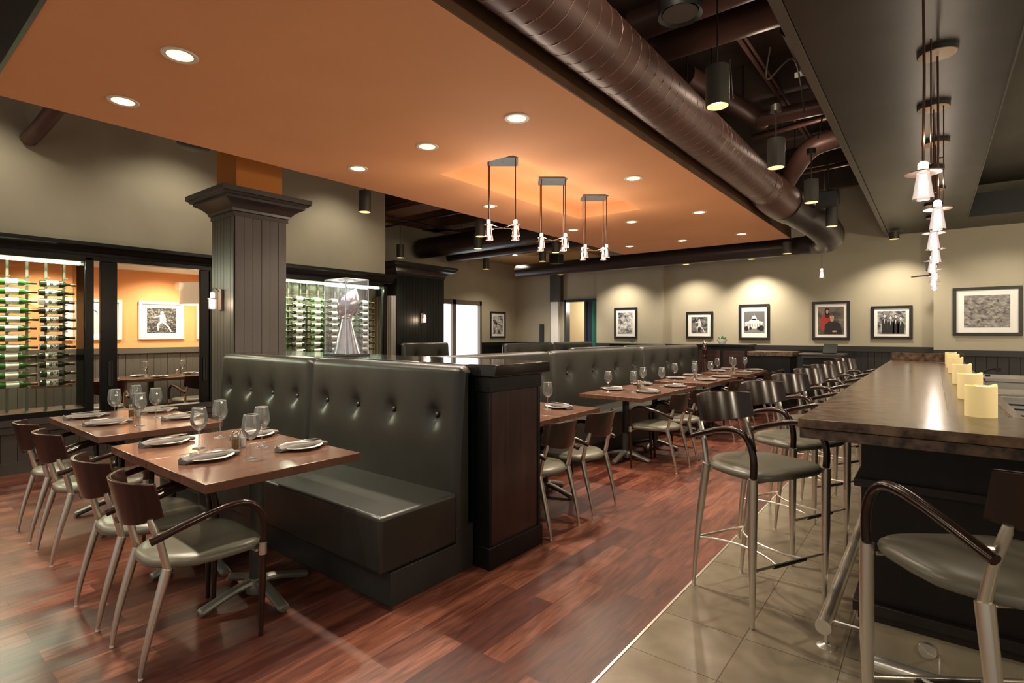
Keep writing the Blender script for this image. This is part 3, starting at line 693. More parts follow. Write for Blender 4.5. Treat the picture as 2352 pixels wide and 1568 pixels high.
# left wall wash: hidden spots added further down, without fixtures
w=thing('speaker','large black cylindrical speaker with a grey face above the aisle','speaker',(-1.16,3.05,3.32))
MB().lathe([(.10,.02),(.125,0),(.125,.4),(0,.4)],28).build('housing',M['black'],w); MB().lathe([(0,.012),(.10,.012)],24).build('lens_face',M['can'],w)
MB().tube([(0,0,.4),(0,0,1.08)],.01,6).build('hanging_rod',M['black'],w)
t=thing('ceiling_speaker','round grey ceiling speaker half hidden above the left wall','speaker',(-5.75,2.2,3.3)); 
MB().lathe([(0,0),(.13,.005),(.15,.02),(.15,.12),(0,.12)],24).build('speaker_disc',M['can'],t); MB().tube([(0,0,.12),(0,0,1.1)],.01,6).build('hanging_rod',M['can'],t)
t=thing('ceiling_speaker','flat grey disc under the big dark duct','speaker',(-5.9,8.0,3.17)); MB().lathe([(0,0),(.15,.004),(.16,.02)],24).build('speaker_disc',M['can'],t)
t=thing('black_box_light','square black box hung over the fourth aisle can','light box',(-1.13,8.4,3.2)); MB().box(-.13,.13,-.1,.1,0,.2).build('housing',M['black'],t,.01); MB().tube([(0,0,.2),(0,0,1.2)],.01,6).build('hanging_rod',M['can'],t)
t=thing('black_box_light','square black box hung before the back duct','light box',(-6.3,9.5,2.95)); MB().box(-.12,.12,-.1,.1,0,.2).build('housing',M['black'],t,.01); MB().tube([(0,0,.2),(0,0,1.45)],.01,6).build('hanging_rod',M['can'],t)
t=thing('recessed_downlight','small downlight in the tan ceiling at the far left','ceiling light',(-8.2,10.5,3.42)); MB().lathe([(.05,0),(.07,-.004),(.072,0)],16).build('trim_ring',M['trimring'],t); MB().lathe([(0,-.002),(.06,-.002)],16).build('lens',M['lens_hot'],t); spot(t,(0,0,-.03),90,120)

# glass cone lamp head: origin at bottom rim centre
def glow_shade():
    m,nt,out=_new('glowing_glass')
    e=nt.nodes.new('ShaderNodeEmission'); e.inputs[0].default_value=(1,.76,.66,1); e.inputs[1].default_value=1.25
    t=nt.nodes.new('ShaderNodeBsdfTransparent'); g=nt.nodes.new('ShaderNodeBsdfGlossy'); g.inputs['Roughness'].default_value=.05
    lw=nt.nodes.new('ShaderNodeLayerWeight'); lw.inputs[0].default_value=.4
    m1=nt.nodes.new('ShaderNodeMixShader'); m1.inputs[0].default_value=.55
    m2=nt.nodes.new('ShaderNodeMixShader')
    nt.links.new(t.outputs[0],m1.inputs[1]); nt.links.new(e.outputs[0],m1.inputs[2])
    nt.links.new(lw.outputs['Fresnel'],m2.inputs[0]); nt.links.new(m1.outputs[0],m2.inputs[1]); nt.links.new(g.outputs[0],m2.inputs[2])
    nt.links.new(m2.outputs[0],out.inputs[0]); return m
M['shade_glow']=glow_shade()
def lamp_head(parent,x,y,z,s=1.,disc=.075):
    a=MB().lathe([(.046*s,0),(.044*s,.004),(.028*s,.118*s),(.026*s,.13*s)],20,(x,y,z)).build('glass_shade',M['shade_glow'],parent)
    MB().lathe([(0,.02*s),(.016*s,.03*s),(.02*s,.07*s),(.012*s,.115*s),(0,.118*s)],12,(x,y,z)).build('bulb',M['filament'],a)
    MB().lathe([(.02*s,.130*s),(disc*s,.126*s),(disc*s,.131*s),(.02*s,.137*s)],22,(x,y,z)).build('disc',M['copper_disc'],a)
    MB().lathe([(.022*s,.137*s),(.022*s,.175*s),(.014*s,.185*s),(0,.187*s)],14,(x,y,z)).build('glass_cap',M['cap_glow'],a)
def chandelier(y,label,w=(.27,.24)):
    t=thing('pendant_chandelier',label,'chandelier',(-3.46,y,3.24),R(38.3),'four light pendants in the coffer')
    c=MB(); c.box(-.16,.16,-.14,.14,-.022,0); c.lathe([(0,-.03),(.008,-.028),(.008,-.02)],8); c.build('canopy',mat('blue_grey_canopy',(.11,.15,.175),.4,metal=.3),t,.004)
    zb=-.80; a,b=w[0]/2,w[1]/2
    for i,(sx,sy) in enumerate(((-1,-1),(1,-1),(-1,1),(1,1))):
        x=sx*a; yy=sy*b
        MB().tube([(x,yy,-.02),(x,yy,zb+.15)],.006,6).build('rod',M['cord'],t)
        lamp_head(t,x,yy,zb,.9,.05)
    q=MB(); q.tube([(-a,-b,zb+.122),(0,0,zb+.10),(a,b,zb+.122)],.004,6); q.tube([(-a,b,zb+.122),(0,0,zb+.10),(a,-b,zb+.122)],.004,6); q.build('cross_bar',M['chrome'],t)
    point(t,(0,0,zb-.03),13,(1,.82,.64),.08)
    point(t,(0,0,-.45),6,(1,.80,.6),.12)
chandelier(4.22,'four light glass pendant nearest in the orange coffer')
chandelier(5.14,'four light glass pendant in the middle of the orange coffer')
chandelier(6.11,'four light glass pendant farthest in the orange coffer')
bx=[-.04,.02,0,.015,-.01,.01,.0,.01]
for i in range(8):
    y=3.32+1.02*i
    t=thing('bar_pendant','glass cone pendant over the bar, %s from the camera'%ORD[i],'pendant light',(bx[i],y,2.13),0,'pendants over the bar')
    lamp_head(t,0,0,0)
    MB().tube([(0,0,.187),(.004,0,.6),(.0,.0,1.12)],.006,8).build('rod',M['cord'],t)
    c=MB(); c.lathe([(0,1.10),(.085,1.102),(.10,1.108)],26,mi=0); c.lathe([(.10,1.108),(.106,1.112),(.106,1.138)],26,mi=1); c.build('canopy',[M['canopy_face'],M['black']],t)
    q=MB(); q.tube([(.03,0,.17),(.03,0,.78)],.004,6); q.tube([(.0,0,.45),(.03,0,.45)],.006,6); q.build('side_stay',M['cord'],t)
    point(t,(0,0,-.04),2,(1,.84,.68),.03); point(t,(.02,0,.30),2.5,(1,.82,.64),.03)
t=thing('mini_pendant','single tiny glass pendant before the portrait picture','pendant light',(-1.58,11,2.47)); lamp_head(t,0,0,0,.9,.04); MB().tube([(0,0,.17),(0,0,1.3)],.005,6).build('rod',M['cord'],t)

# sconces
def sconce(loc,rz,label):
    t=thing('wall_sconce',label,'wall light',loc,rz,'sconces on the columns')
    MB().box(-.035,.035,-.02,0,-.09,.13).build('backplate',M['copper_disc'],t,.003)
    MB().tube(bez((0,-.02,.10),(0,-.07,.16),(0,-.09,.15),(0,-.09,.10),8),.005,6).build('arm',M['chrome'],t)
    a=MB().lathe([(.036,-.08),(.036,.02)],18,(0,-.09,0)).build('glass_shade',M['shade_glow'],t)
    MB().lathe([(0,-.07),(.02,-.06),(.02,.01),(0,.02)],12,(0,-.09,0)).build('bulb',M['filament'],a)
    MB().lathe([(.022,.035),(.022,.09),(0,.095)],14,(0,-.09,0)).build('glass_cap',M['cap_glow'],t)
    MB().lathe([(.044,.02),(.046,.028),(.02,.035)],18,(0,-.09,0)).build('ring',M['copper_disc'],t)
    point(t,(0,-.2,-.02),5,(1,.75,.5),.04)
sconce((-5.86,2.505,1.80),0,'lit glass sconce on the left face of the near beadboard column')
sconce((-8.785,7.94,1.78),R(90),'lit glass sconce on the dark far column')

# ------------------------------------------------------------------ banquettes
def tufted(L,z0,z1,d0,d1,buttons,zb,mats):
    """upholstered back panel, length L along local x (0..L), facing -y; y of the front face goes d0 (bottom) -> d1 (top), rear at y=0"""
    rt=.055
    prof=[]                         # (y,z,outward y,outward z)
    for i in range(25):
        t=i/24; prof.append((d0+(d1-d0)*t, z0+(z1-rt-z0)*t, -1, 0))
    for i in range(1,9):
        a=PI/2*i/8; prof.append((d1+rt-rt*math.cos(a), z1-rt+rt*math.sin(a), -math.cos(a), math.sin(a)))
    prof.append((-.02,z1,0,1)); prof.append((0,z1-.015,1,1)); prof.append((0,z0,1,0))
    n=len(prof); nu=max(24,int(L/.022))
    def fn(u,v):
        k=min(n-1,int(round(v*(n-1)))); y,z,ny,nz=prof[k]; x=u*L
        e=min(x,L-x); puff=.016*(1-math.exp(-(e/.045)))-.016-.03*math.exp(-(e/.02)**2)
        dsp=puff
        if ny<0:
            for b in buttons:
                r2=((x-b)/1.0)**2+((z-zb))**2; r=math.sqrt(r2)
                dsp-=.045*math.exp(-(r/.050)**2)+.016*math.exp(-(r/.13)**2)
                if z>zb-.02: dsp-=.008*math.exp(-((x-b)/.03)**2)*math.exp(-(z-zb)/.12)
            if abs(d0-y)<.5: dsp+=.012*math.sin(PI*min(1,max(0,(z-z0)/(z1-z0))))
        return (x,y+ny*dsp,z+nz*dsp)
    m=MB(); m.grid(fn,nu,n-1)
    a=[fn(0,j/(n-1)) for j in range(n)]; b=[fn(1,j/(n-1)) for j in range(n)]
    m.add(a,[list(range(n))[::-1]]); m.add(b,[list(range(n))])
    return m
def button(parent,x,y,z):
    m=MB().lathe([(0,-.014),(.011,-.012),(.018,-.003),(.016,.008)],14,axis='y'); 
    o=m.build('button',M['leather'],parent); o.location=(x,y,z); return o
def bench(name,label,loc,rz,panels,seat_d,base_d,back_t,zb=.945,seat_split=None,total=None,group=None,ztop=1.27):
    """local x along the bench, y=0 is the rear of the back, sitter faces -y"""
    t=thing(name,label,'banquette',loc,rz,group)
    x=0
    for L,bs in panels:
        p=tufted(L,.18,ztop,-back_t-.04,-back_t+.02,bs,zb,None).build('backrest',M['leather'],t,angle=60); p.location=(x,0,0)
        for b in bs:
            f=(zb-.18)/(ztop-.055-.18); yy=-back_t-.04+.06*f+.038
            button(p,b,yy-.004,zb)
        x+=L
    tot=total or x
    s=MB(); s.box(.0,tot,-seat_d,-back_t-.01,.19,.495)
    s.build('seat',M['leather'],t,.022,4)
    k=MB(); k.box(.01,tot-.0,-base_d,-.0,0,.185); k.box(.01,tot,-back_t-.02,0,.18,.28); k.build('base',M['kick'],t,.003)
    return t
X0=-5.58
bench('banquette','long black tufted leather booth bench in front of the near column',(X0,2.49,0),0,
  [(1.62,[.19,.59,.99,1.39]),(1.68,[.21,.61,1.02,1.45])],.72,.65,.13)
bench('banquette','long black tufted wall bench behind the row of set tables',(-3.72,3.10,0),R(90),
  [(2.23,[.2,.75,1.33,1.96]),(2.57,[.37,1.02,1.65,2.24]),(2.55,[.35,.99,1.60,2.21])],.68,.58,.14,.97,ztop=1.255)
bench('banquette','low dark booth seat against the far beadboard column',(-8.76,7.3,0),R(90),[(1.35,[.35,1.0])],.66,.6,.14,.97)
bench('banquette','dark booth bench seen end on behind the long wall bench',(-3.9,9.6,0),R(-90),[(1.7,[.4,1.2]),(1.6,[.4,1.2])],.66,.6,.14,.97)
bench('banquette','dark booth bench beyond the trophy partition near the window',(-6.6,8.0,0),R(90),[(1.7,[.4,1.3]),(1.7,[.4,1.3])],.66,.6,.14,.97)

# partition with black cap behind the booth
t=thing('partition','dark wood half wall with a black ledge behind the booth','partition',(0,0,0))
b=MB(); b.box(-5.58,-2.30,2.50,3.0,0,1.2); b.build('core',M['black_wood'],t)
b=MB(); b.box(-2.33,-2.17,2.52,3.05,0,1.2); b.build('end_post',M['espresso'],t,.003)
b=MB(); b.box(-2.31,-2.15,2.50,3.07,0,.135); b.box(-2.35,-2.155,2.505,3.065,1.10,1.2); b.box(-2.35,-2.162,2.512,2.54,.13,1.12); b.box(-2.35,-2.162,3.03,3.058,.13,1.12); b.build('end_trim',M['black_wood'],t,.004)
b=MB(); b.box(-5.58,-2.10,2.495,3.09,1.2,1.275); b.build('ledge',mat('polished_black_ledge',(.012,.011,.011),.12,coat=.4),t,.006)

# trophy in acrylic case
CX_,CY_=-3.99,2.74
t=thing('display_case','clear acrylic case with a silver trophy inside, on the black ledge','display case',(CX_,CY_,1.275))
b=MB(); b.box(-.165,.165,-.125,.125,0,.02); b.build('base',M['black'],t,.002)
g=MB(); g.box(-.155,-.149,-.115,.115,.02,.65); g.box(.149,.155,-.115,.115,.02,.65); g.box(-.155,.155,-.115,-.109,.02,.65); g.box(-.155,.155,.109,.115,.02,.65); g.box(-.155,.155,-.115,.115,.65,.656)
g.build('clear_cover',M['acrylic'],t)
e=MB()
for sx in (-1,1):
    for sy in (-1,1): e.box(sx*.152-.003,sx*.152+.003,sy*.112-.003,sy*.112+.003,.02,.655)
for sy in (-1,1): e.box(-.155,.155,sy*.112-.002,sy*.112+.002,.652,.658)
for sx in (-1,1): e.box(sx*.152-.002,sx*.152+.002,-.115,.115,.652,.658)
e.build('bright_edges',mat('acrylic_edge',(.8,.82,.9),.2,coat=.5),t)
t=thing('football_trophy','silver football trophy on a tapering faceted stand inside the clear case','trophy',(CX_,CY_,1.297))
def ped(u,v):
    z=.30*u; r=.088*(1-u)**1.2+.050; a=2*PI*v; k=abs(math.cos(1.5*a))**.7; r*=.72+.28*k
    return (r*math.cos(a+.5),r*math.sin(a+.5)*.8,z)
p=MB(); p.grid(ped,24,48,wrapv=True); p.lathe([(.0,.29),(.045,.295),(.05,.305),(.02,.315)],16); p.build('stand',M['silver'],t,angle=25)
fb=MB()
def foot(u,v):
    a=2*PI*v; s_=math.cos(PI*(u-.5))**.85 if 0<u<1 else 0; r=.094*s_*(1+.03*math.cos(5*a)); zz=(u-.5)*.30
    # faceted panels
    return (r*math.cos(a),r*math.sin(a),zz)
fb.grid(foot,28,36,wrapv=True)
o=fb.build('football',M['silver'],t,angle=30); o.location=(.012,.01,.425); o.rotation_euler=Vector((.36,.28,.88)).to_track_quat('Z','Y').to_euler()
l=MB()
for i in range(7): l.box(-.016,.016,-.092+.0*i,-.084,-.05+.016*i,-.044+.016*i)
l.box(-.003,.003,-.093,-.085,-.055,.06); l.build('lacing',M['seamdark'],o)
spot(t,(.08,-.08,.62),3.5,120,(.95,.96,1),.02)  # spot added inside the case to brighten the trophy; no lamp there

# ------------------------------------------------------------------ tables
tb_used={}
def table(name_label,x0,x1,y0,y1,group=None,z=.78):
    W=x1-x0; D=y1-y0
    t=thing('dining_table',name_label,'table',((x0+x1)/2,(y0+y1)/2,0),0,group)
    b=MB(); b.box(-W/2+.0025,W/2-.0025,-D/2+.0015,D/2-.0015,z-.045,z); b.build('tabletop',M['table'],t,.003)
    p=MB(); p.tube([(0,0,.05),(0,0,z-.045)],.038,18); p.lathe([(.06,z-.06),(.10,z-.047)],16,capb=True); p.build('pedestal',M['iron'],t)
    b=MB()
    for k in range(4):
        a=PI/2*k; L=.30
        pts=[(0,0,.085),(.08,0,.082),(.18,0,.058),(.27,0,.030),(L,0,.0205)]
        pr=[(x*math.cos(a),x*math.sin(a),zz) for x,_,zz in pts]
        b.tube(smooth_path(pr,3),[.034,.034,.033,.032,.031,.030,.030,.030,.030,.031,.031,.030,.024],10,flat=.72)
    b.lathe([(.055,.03),(.06,.07),(.045,.10),(.04,.11)],18,capb=True)
    b.build('cross_base',M['iron_feet'],t)
    return t
TB=[ # key, label, x0,x1,y0,y1, words for things standing on it
 ('A1','nearest table, at the open end of the black booth',-3.35,-2.60,1.04,1.88,'nearest booth table'),
 ('A2','second nearest table, pushed against the left of the nearest one',-3.95,-3.352,1.04,1.88,'second booth table'),
 ('B1','third table along the booth, next to the gap',-5.06,-4.36,1.08,1.88,'third booth table'),
 ('B2','table at the far left end of the booth',-5.70,-5.062,1.08,1.88,'fourth booth table'),
 ('C1','table just behind the dark partition post',-3.20,-2.42,3.69,4.38,'table right behind the post'),
 ('C0','table mostly hidden by the dark partition post',-3.20,-2.42,3.13,3.688,'table hidden by the post'),
 ('D1','near half of the second pair along the wall bench',-3.20,-2.42,5.28,6.11,'second table beyond the post'),
 ('D2','far half of the second pair along the wall bench',-3.20,-2.42,6.112,6.94,'third table beyond the post'),
 ('E1','near half of the third pair along the wall bench',-3.20,-2.42,7.38,8.08,'fourth table beyond the post'),
 ('E2','far half of the third pair along the wall bench',-3.20,-2.42,8.082,8.80,'fifth table beyond the post'),
 ('F1','near half of the farthest pair along the wall bench',-3.20,-2.42,9.35,10.05,'sixth table beyond the post'),
 ('F2','far half of the farthest pair along the wall bench',-3.20,-2.42,10.052,10.75,'farthest table beyond the post')]
TW={}
for k,l,x0,x1,y0,y1,wd in TB:
    table('walnut topped pedestal table, '+l,x0,x1,y0,y1); TW[k]=wd
# ------------------------------------------------------------------ tableware
def wineglass():
    t=thing('wine_glass','g','glass')
    MB().lathe([(0,.004),(.012,.004),(.033,.0015),(.035,.0),(.035,.002),(.012,.008),(.005,.014),(.004,.03),(.004,.095),(.006,.105),(.02,.113),(.036,.130),(.046,.155),(.047,.172),(.044,.20),(.037,.243),(.0355,.2435),(.0425,.20),(.0455,.172),(.0445,.156),(.034,.132),(.018,.1165),(0,.114)],26).build('glass_bowl',M['wineglass'],t)
    MB().lathe([(.0352,.2425),(.0362,.2415),(.0372,.2425),(.0362,.244),(.0352,.2425)],26).build('rim',M['rim'],t)  # ring added for the bright highlight along the lip
    MB().lathe([(.033,.0),(.0355,.0),(.0358,.0022),(.033,.0026)],26).build('foot_rim_glint',M['rim'],t)
    return t
def plate():
    t=thing('bread_plate','p','plate')
    MB().lathe([(0,.004),(.07,.004),(.078,.006),(.115,.016),(.122,.019),(.124,.021),(.120,.0215),(.08,.011),(.07,.009),(0,.009)],32).build('dish',M['china'],t)
    return t
def napkin():
    t=thing('linen_napkin','n','napkin')
    def fn(u,v):
        a=2*PI*v; y=(u-.5)*.29; e=1-.12*math.sin(PI*u)
        w_=.042*(1+.18*math.sin(5*u+1)); hh=.013*(1+.25*math.sin(7*u))
        zz=.030+.010*((u-.5)*2)**2*-1.0
        return (w_*math.cos(a)*e+.012*math.sin(3.1*u), y+.008*math.cos(a*2)*(1 if u in (0,1) else 0), zz+hh*math.sin(a)+.003*math.sin(3*a))
    m=MB(); m.grid(fn,22,20,wrapv=True); m.add([fn(0,j/20) for j in range(20)],[list(range(20))]); m.add([fn(1,j/20) for j in range(20)],[list(range(20))])
    f=m.build('folded_cloth',M['napkin'],t,angle=70)
    k=MB()
    for i in range(3): k.tube([(-.03+.008*i,-.143,.022+.006*i),(.0,-.150,.030+.006*i),(.03-.006*i,-.143,.022+.006*i)],.0035,6)
    k.build('rolled_hem',M['napkin'],t)
    return t
def fork():
    t=thing('fork','f','fork'); m=MB()
    m.tube([(0,-.10,.047),(0,-.03,.046),(0,.03,.048)],[.005,.0035,.003],8,flat=.4); m.box(-.011,.011,.03,.055,.0465,.0485)
    for i in range(4): m.box(-.011+.0062*i,-.0078+.0062*i,.055,.095,.0465,.048)
    m.build('fork_body',M['cutlery'],t); return t
def knife():
    t=thing('knife','k','knife'); m=MB()
    m.tube([(.018,-.11,.046),(.018,.0,.046)],[.0055,.0045],8,flat=.5); m.prism([(.011,0.0),(.025,.0),(.026,.08),(.018,.115),(.012,.09)],.0455,.0475,'z'); m.build('knife_body',M['cutlery'],t); return t
def shaker(kind):
    t=thing('%s_shaker'%kind,'s','shaker')
    MB().lathe([(0,.003),(.019,.003),(.0205,.006),(.0205,.075),(.016,.088)],4 if 0 else 12).build('glass_jar',M['wineglass'],t)
    MB().lathe([(0,.006),(.0175,.006),(.0175,.058 if kind=='salt' else .064),(0,.060)],12).build('contents',M[kind],t)
    MB().lathe([(.0165,.086),(.0175,.088),(.0175,.10),(.010,.108),(0,.109)],14).build('cap',M['chrome'],t)
    return t
PR={}
def put(kind,maker,x,y,z,rz,label,group,cat=None):
    if kind not in PR:
        o=maker(); PR[kind]=o; o.location=(x,y,z); o.rotation_euler=(0,0,rz); o['label']=label; o['group']=group
        return o
    return dup(PR[kind],(x,y,z),rz,label,group)
TZ=.7803
def setting(x,y,rz,words,glass,cut=True):
    put('plate',plate,x,y,TZ,rz,'round white bread plate '+words,'bread plates')
    put('napkin',napkin,x,y,TZ-.006,rz,'folded grey napkin '+words,'grey napkins')
    if cut:
        put('fork',fork,x,y,TZ-.001,rz,'fork tucked in the napkin '+words,'forks'); put('knife',knife,x,y,TZ-.001,rz,'knife tucked in the napkin '+words,'knives')
    if glass: put('glass',wineglass,glass[0],glass[1],TZ,0,'stemmed wine glass '+words,'wine glasses')
def shakers(x,y,words,dx=0,dy=.045):
    put('salt',lambda:shaker('salt'),x+dx,y+dy,TZ,0,'salt shaker '+words,'salt shakers'); put('pepper',lambda:shaker('pepper'),x,y,TZ,0,'pepper shaker '+words,'pepper shakers')
# booth tables
setting(-3.12,1.27,R(4),'on the chair side of the '+TW['A1'],(-2.94,1.41))
setting(-2.98,1.73,R(-3),'on the bench side of the '+TW['A1'],(-3.20,1.60))
setting(-3.76,1.28,R(5),'on the chair side of the '+TW['A2'],(-3.46,1.35))
setting(-3.56,1.73,R(3),'on the bench side of the '+TW['A2'],(-3.72,1.58))
shakers(-3.28,1.48,'between the glasses at the seam of the two nearest tables')
setting(-4.92,1.28,R(-6),'on the chair side of the '+TW['B1'],(-4.64,1.40))
setting(-4.78,1.74,R(3),'on the bench side of the '+TW['B1'],(-4.96,1.61))
setting(-5.44,1.27,R(4),'on the chair side of the '+TW['B2'],(-5.10,1.37))
setting(-5.36,1.75,R(2),'on the bench side of the '+TW['B2'],(-5.36,1.59))
shakers(-5.16,1.50,'in the middle of the leftmost pair of tables')
# wall bench tables
setting(-2.72,4.14,R(80),'on the aisle side of the '+TW['C1'],(-2.76,4.02))
for a,b,y0 in (('D1','D2',5.28),('E1','E2',7.38),('F1','F2',9.35)):
    h=.83 if a=='D1' else .71
    far=a!='D1'
    for k,q in ((a,0),(b,1)):
        yc=y0+h*(q+.5)
        setting(-3.06,yc+.16-(.0 if q else .0),R(88),'on the bench side of the '+TW[k],(-2.98,yc-.11+.12*q),not far)
        setting(-2.60,yc+.14,R(92),'on the aisle side of the '+TW[k],(-2.76,yc-.02+.18*q*0+.12),not far)
    shakers(-2.86,y0+h+.04,'at the far edge of the '+TW[a],.0,.05)

# ------------------------------------------------------------------ chairs and stools
def seat_unit(name,label,cat,s,stool,loc,rz,group):
    """s = seat height; sitter faces local +y"""
    t=thing(name,label,cat,loc,rz,group)
    st=M['steel']; k=.75 if not stool else 1
    for sx in (-1,1):
        kz=s-.02
        # rear lower leg: bowed and tapering to a fine foot
        P=bez((sx*.19,-.14,kz),(sx*.195,-.185,kz*.62),(sx*.195,-.225,kz*.3),(sx*.19,-.24,.008),12)
        MB().tube(P,[.0205-.0110*(i/12)**1.3+(.003 if stool else 0)*(1-i/12) for i in range(13)],12).build('rear_leg',st,t)
        MB().tube([(sx*.19,-.24,.0),(sx*.19,-.24,.010)],.0095,10).build('foot_glide',M['glide'],t)
        MB().tube([(sx*.19,-.137,kz-.01),(sx*.186,-.165,s+.10),(sx*.180,-.196,s+.19),(sx*.179,-.201,s+.213)],[.0165,.0155,.0145,.0115],12).build('back_post',st,t)
        # front leg
        if stool: MB().tube([(sx*.272,.25,s-.01),(sx*.274,.247,s*.55),(sx*.268,.242,.008)],[.0225,.0215,.011],12).build('front_leg',st,t)
        else:
            MB().tube([(sx*.262,.25,s-.05),(sx*.264,.245,s*.5),(sx*.262,.24,.0)],[.0165,.0165,.0105],12).build('front_leg',M['mahog'],t)
            tag(MB().tube([(sx*.262,.25,s-.06),(sx*.262,.25,s)],.0185,12).build('ferrule',st,t),'pale metal collar')
        # arm: up from the front leg, arching back to the post
        A=bez((sx*(.272 if stool else .262),.25,s-.005),(sx*.275,.268,s+.12),(sx*.268,.23,s+.215),(sx*.262,.13,s+.215),10)[:-1]+bez((sx*.262,.13,s+.215),(sx*.256,.02,s+.215),(sx*.240,-.12,s+.155),(sx*.222,-.215,s+.125),10)
        MB().tube(A,[.0175 if i<14 else .0165 for i in range(len(A))],12).build('armrest',M['mahog'],t)
        MB().tube([(sx*.182,-.178,s+.14),(sx*.228,-.175,s+.143)],.008,8).build('arm_bracket',st,t)
    # seat pad
    def outline(a):
        c=math.cos(a); n=math.sin(a); ex=.56
        hw=(.262 if stool else .254)+.030*n            # wider in front
        x=(abs(c)**ex)*math.copysign(1,c)*hw*(1 if n>-.2 else 1-.28*(abs(n)-.2)); y=(abs(n)**ex)*math.copysign(1,n)*.245+.052
        if n<0: y*=1; x*=(1-.18*abs(n))
        return x,y
    m=MB(); rings=[(.90,-.028),(.985,-.022),(1.0,-.008),(.985,.006),(.93,.018),(.80,.026),(.5,.030),(.2,.031)]
    n=36; vs=[]
    for sc,z in rings:
        for j in range(n):
            x,y=outline(2*PI*j/n); vs.append((x*sc,(y-.052)*sc+.052,s+z-.004))
    fs=[[i*n+j,i*n+(j+1)%n,(i+1)*n+(j+1)%n,(i+1)*n+j] for i in range(len(rings)-1) for j in range(n)]+[list(range(n))[::-1],[(len(rings)-1)*n+j for j in range(n)]]
    m.add(vs,fs); m.build('seat_pad',M['leather_seat'],t,angle=60)
    f=MB(); f.tube([(-.255,.225,s-.038),(.255,.225,s-.038)],.007,8); f.tube([(-.18,-.13,s-.034),(.18,-.13,s-.034)],.006,8)
    for sx in (-1,1): f.tube([(sx*.15,-.13,s-.034),(sx*.20,.225,s-.034)],.005,8)
    f.build('seat_frame',st,t)
    # curved back panel
    def panel(u,v):
        th=R(-52+104*u); rad=.265; x=rad*math.sin(th)*1.03; yb=-.014-rad*math.cos(th)
        a=v*4; zt=s+(.358 if stool else .37)+.004*math.cos(th*2); zbm=s+.218-(.032 if stool else .05)*max(0,math.cos(th*1.7))
        off=.017
        q=int(round(v*4))%4
        z=zt if q in (1,2) else zbm; d=off if q in (0,1) else 0
        lean=(z-s-.27)*-.22
        return (x*(1+(-d if 1 else 0)/rad), yb+lean+d*math.cos(th), z)
    p=MB(); p.grid(panel,20,4,wrapv=True); p.add([panel(0,j/4) for j in range(4)],[[0,1,2,3]]); p.add([panel(1,j/4) for j in range(4)],[[3,2,1,0]])
    p.build('back_panel',M['mahog'],t,.004,2,angle=40)
    if stool:
        z=.285
        MB().tube([(-.262,.241,z),(.262,.241,z)],.0085,10).build('footrest',st,t)
        tag(MB().tube([(-.12,.241,z-.004),(.12,.241,z-.004)],.0115,10).build('footrest_pad',M['black'],t),'black rubber sleeve')
        MB().tube([(-.192,-.226,z),(.192,-.226,z)],.008,10).build('rear_stretcher',st,t)
        for sx in (-1,1):
            MB().tube(bez((sx*.193,-.222,z),(sx*.02,-.12,z),(sx*.02,.10,z),(sx*.10,.241,z),12),.007,8).build('curved_brace',st,t)
    return t
ch=seat_unit('armchair','a','chair',.455,False,(-2.83,1.04,0),0,'dining armchairs')
ch['label']='mahogany backed metal armchair nearest the camera, at the nearest table'
for x,y,rz,l in [(-3.43,1.04,0,'armchair second nearest the camera, at the second nearest table'),(-4.555,1.08,0,'armchair at the third table along the booth'),(-5.16,1.08,0,'leftmost armchair, at the table by the wine cabinet'),
  (-2.37,3.335,90,'armchair right behind the dark partition post'),(-2.37,3.935,90,'armchair second from the partition post'),
  (-2.35,5.64,90,'armchair at the near half of the second wall bench pair'),(-2.35,6.27,90,'armchair at the far half of the second wall bench pair'),
  (-2.35,7.7,90,'armchair at the near half of the third wall bench pair'),(-2.35,8.4,90,'armchair at the far half of the third wall bench pair'),
  (-2.35,9.6,90,'armchair at the near half of the farthest wall bench pair'),(-2.35,10.3,90,'armchair at the far half of the farthest wall bench pair')]:
    dup(ch,(x,y,0),R(rz),l,'dining armchairs')
st=seat_unit('bar_stool','s','bar stool',.755,True,(.185,2.17,0),R(35),'bar stools')
st['label']='closest bar stool, cut by the right picture edge at the end of the bar'
for i in range(7):
    dup(st,(-.80,3.17+.92*i,0),R(-117+[0,1,-2,2,-1,1,0][i]),'bar stool along the bar, %s from its near corner'%ORD[i],'bar stools')
# orange room furniture
t=table('long set table in the orange dining room',-10.15,-9.35,1.6,4.6)
for i,y in enumerate((3.02,3.55,4.12)):
    put('glass',wineglass,-9.75,y,TZ,0,'stemmed glass on the table in the orange room, %s from the left'%ORD[i],'glasses in the orange room')
for i,(x,y) in enumerate(((-9.55,2.5),(-9.95,3.0),(-9.55,3.15),(-9.95,3.75),(-9.55,4.1))):
    put('plate',plate,x,y,TZ,0,'plate on the table in the orange room, %s from the left'%ORD[i],'plates in the orange room')
    put('napkin',napkin,x,y,TZ-.006,R(90),'napkin on a plate in the orange room, %s from the left'%ORD[i],'napkins in the orange room')
put('salt',None,-9.6,3.42,TZ,0,'salt shaker on the table in the orange room','salt shakers')
for y,l in ((3.45,'armchair in the orange room in line with the white framed photo'),(2.3,'armchair in the orange room behind the wine cabinet'),(4.2,'armchair in the orange room behind the door post')):
    dup(ch,(-9.0,y,0),R(90),l,'armchairs in the orange room')
t=thing('drum_pendant','cream drum shade pendant glowing below, in the orange room','pendant light',(-9.35,3.72,1.93),0)
MB().lathe([(.34,0),(.34,.34)],40).build('drum_shade',M['drum'],t); MB().lathe([(0,.02),(.335,.02)],40).build('diffuser',M['drum_in'],t); MB().tube([(0,0,.3),(0,0,.82)],.008,8).build('rod',M['cord'],t)
point(t,(0,0,-.1),20,(1,.8,.55),.2)

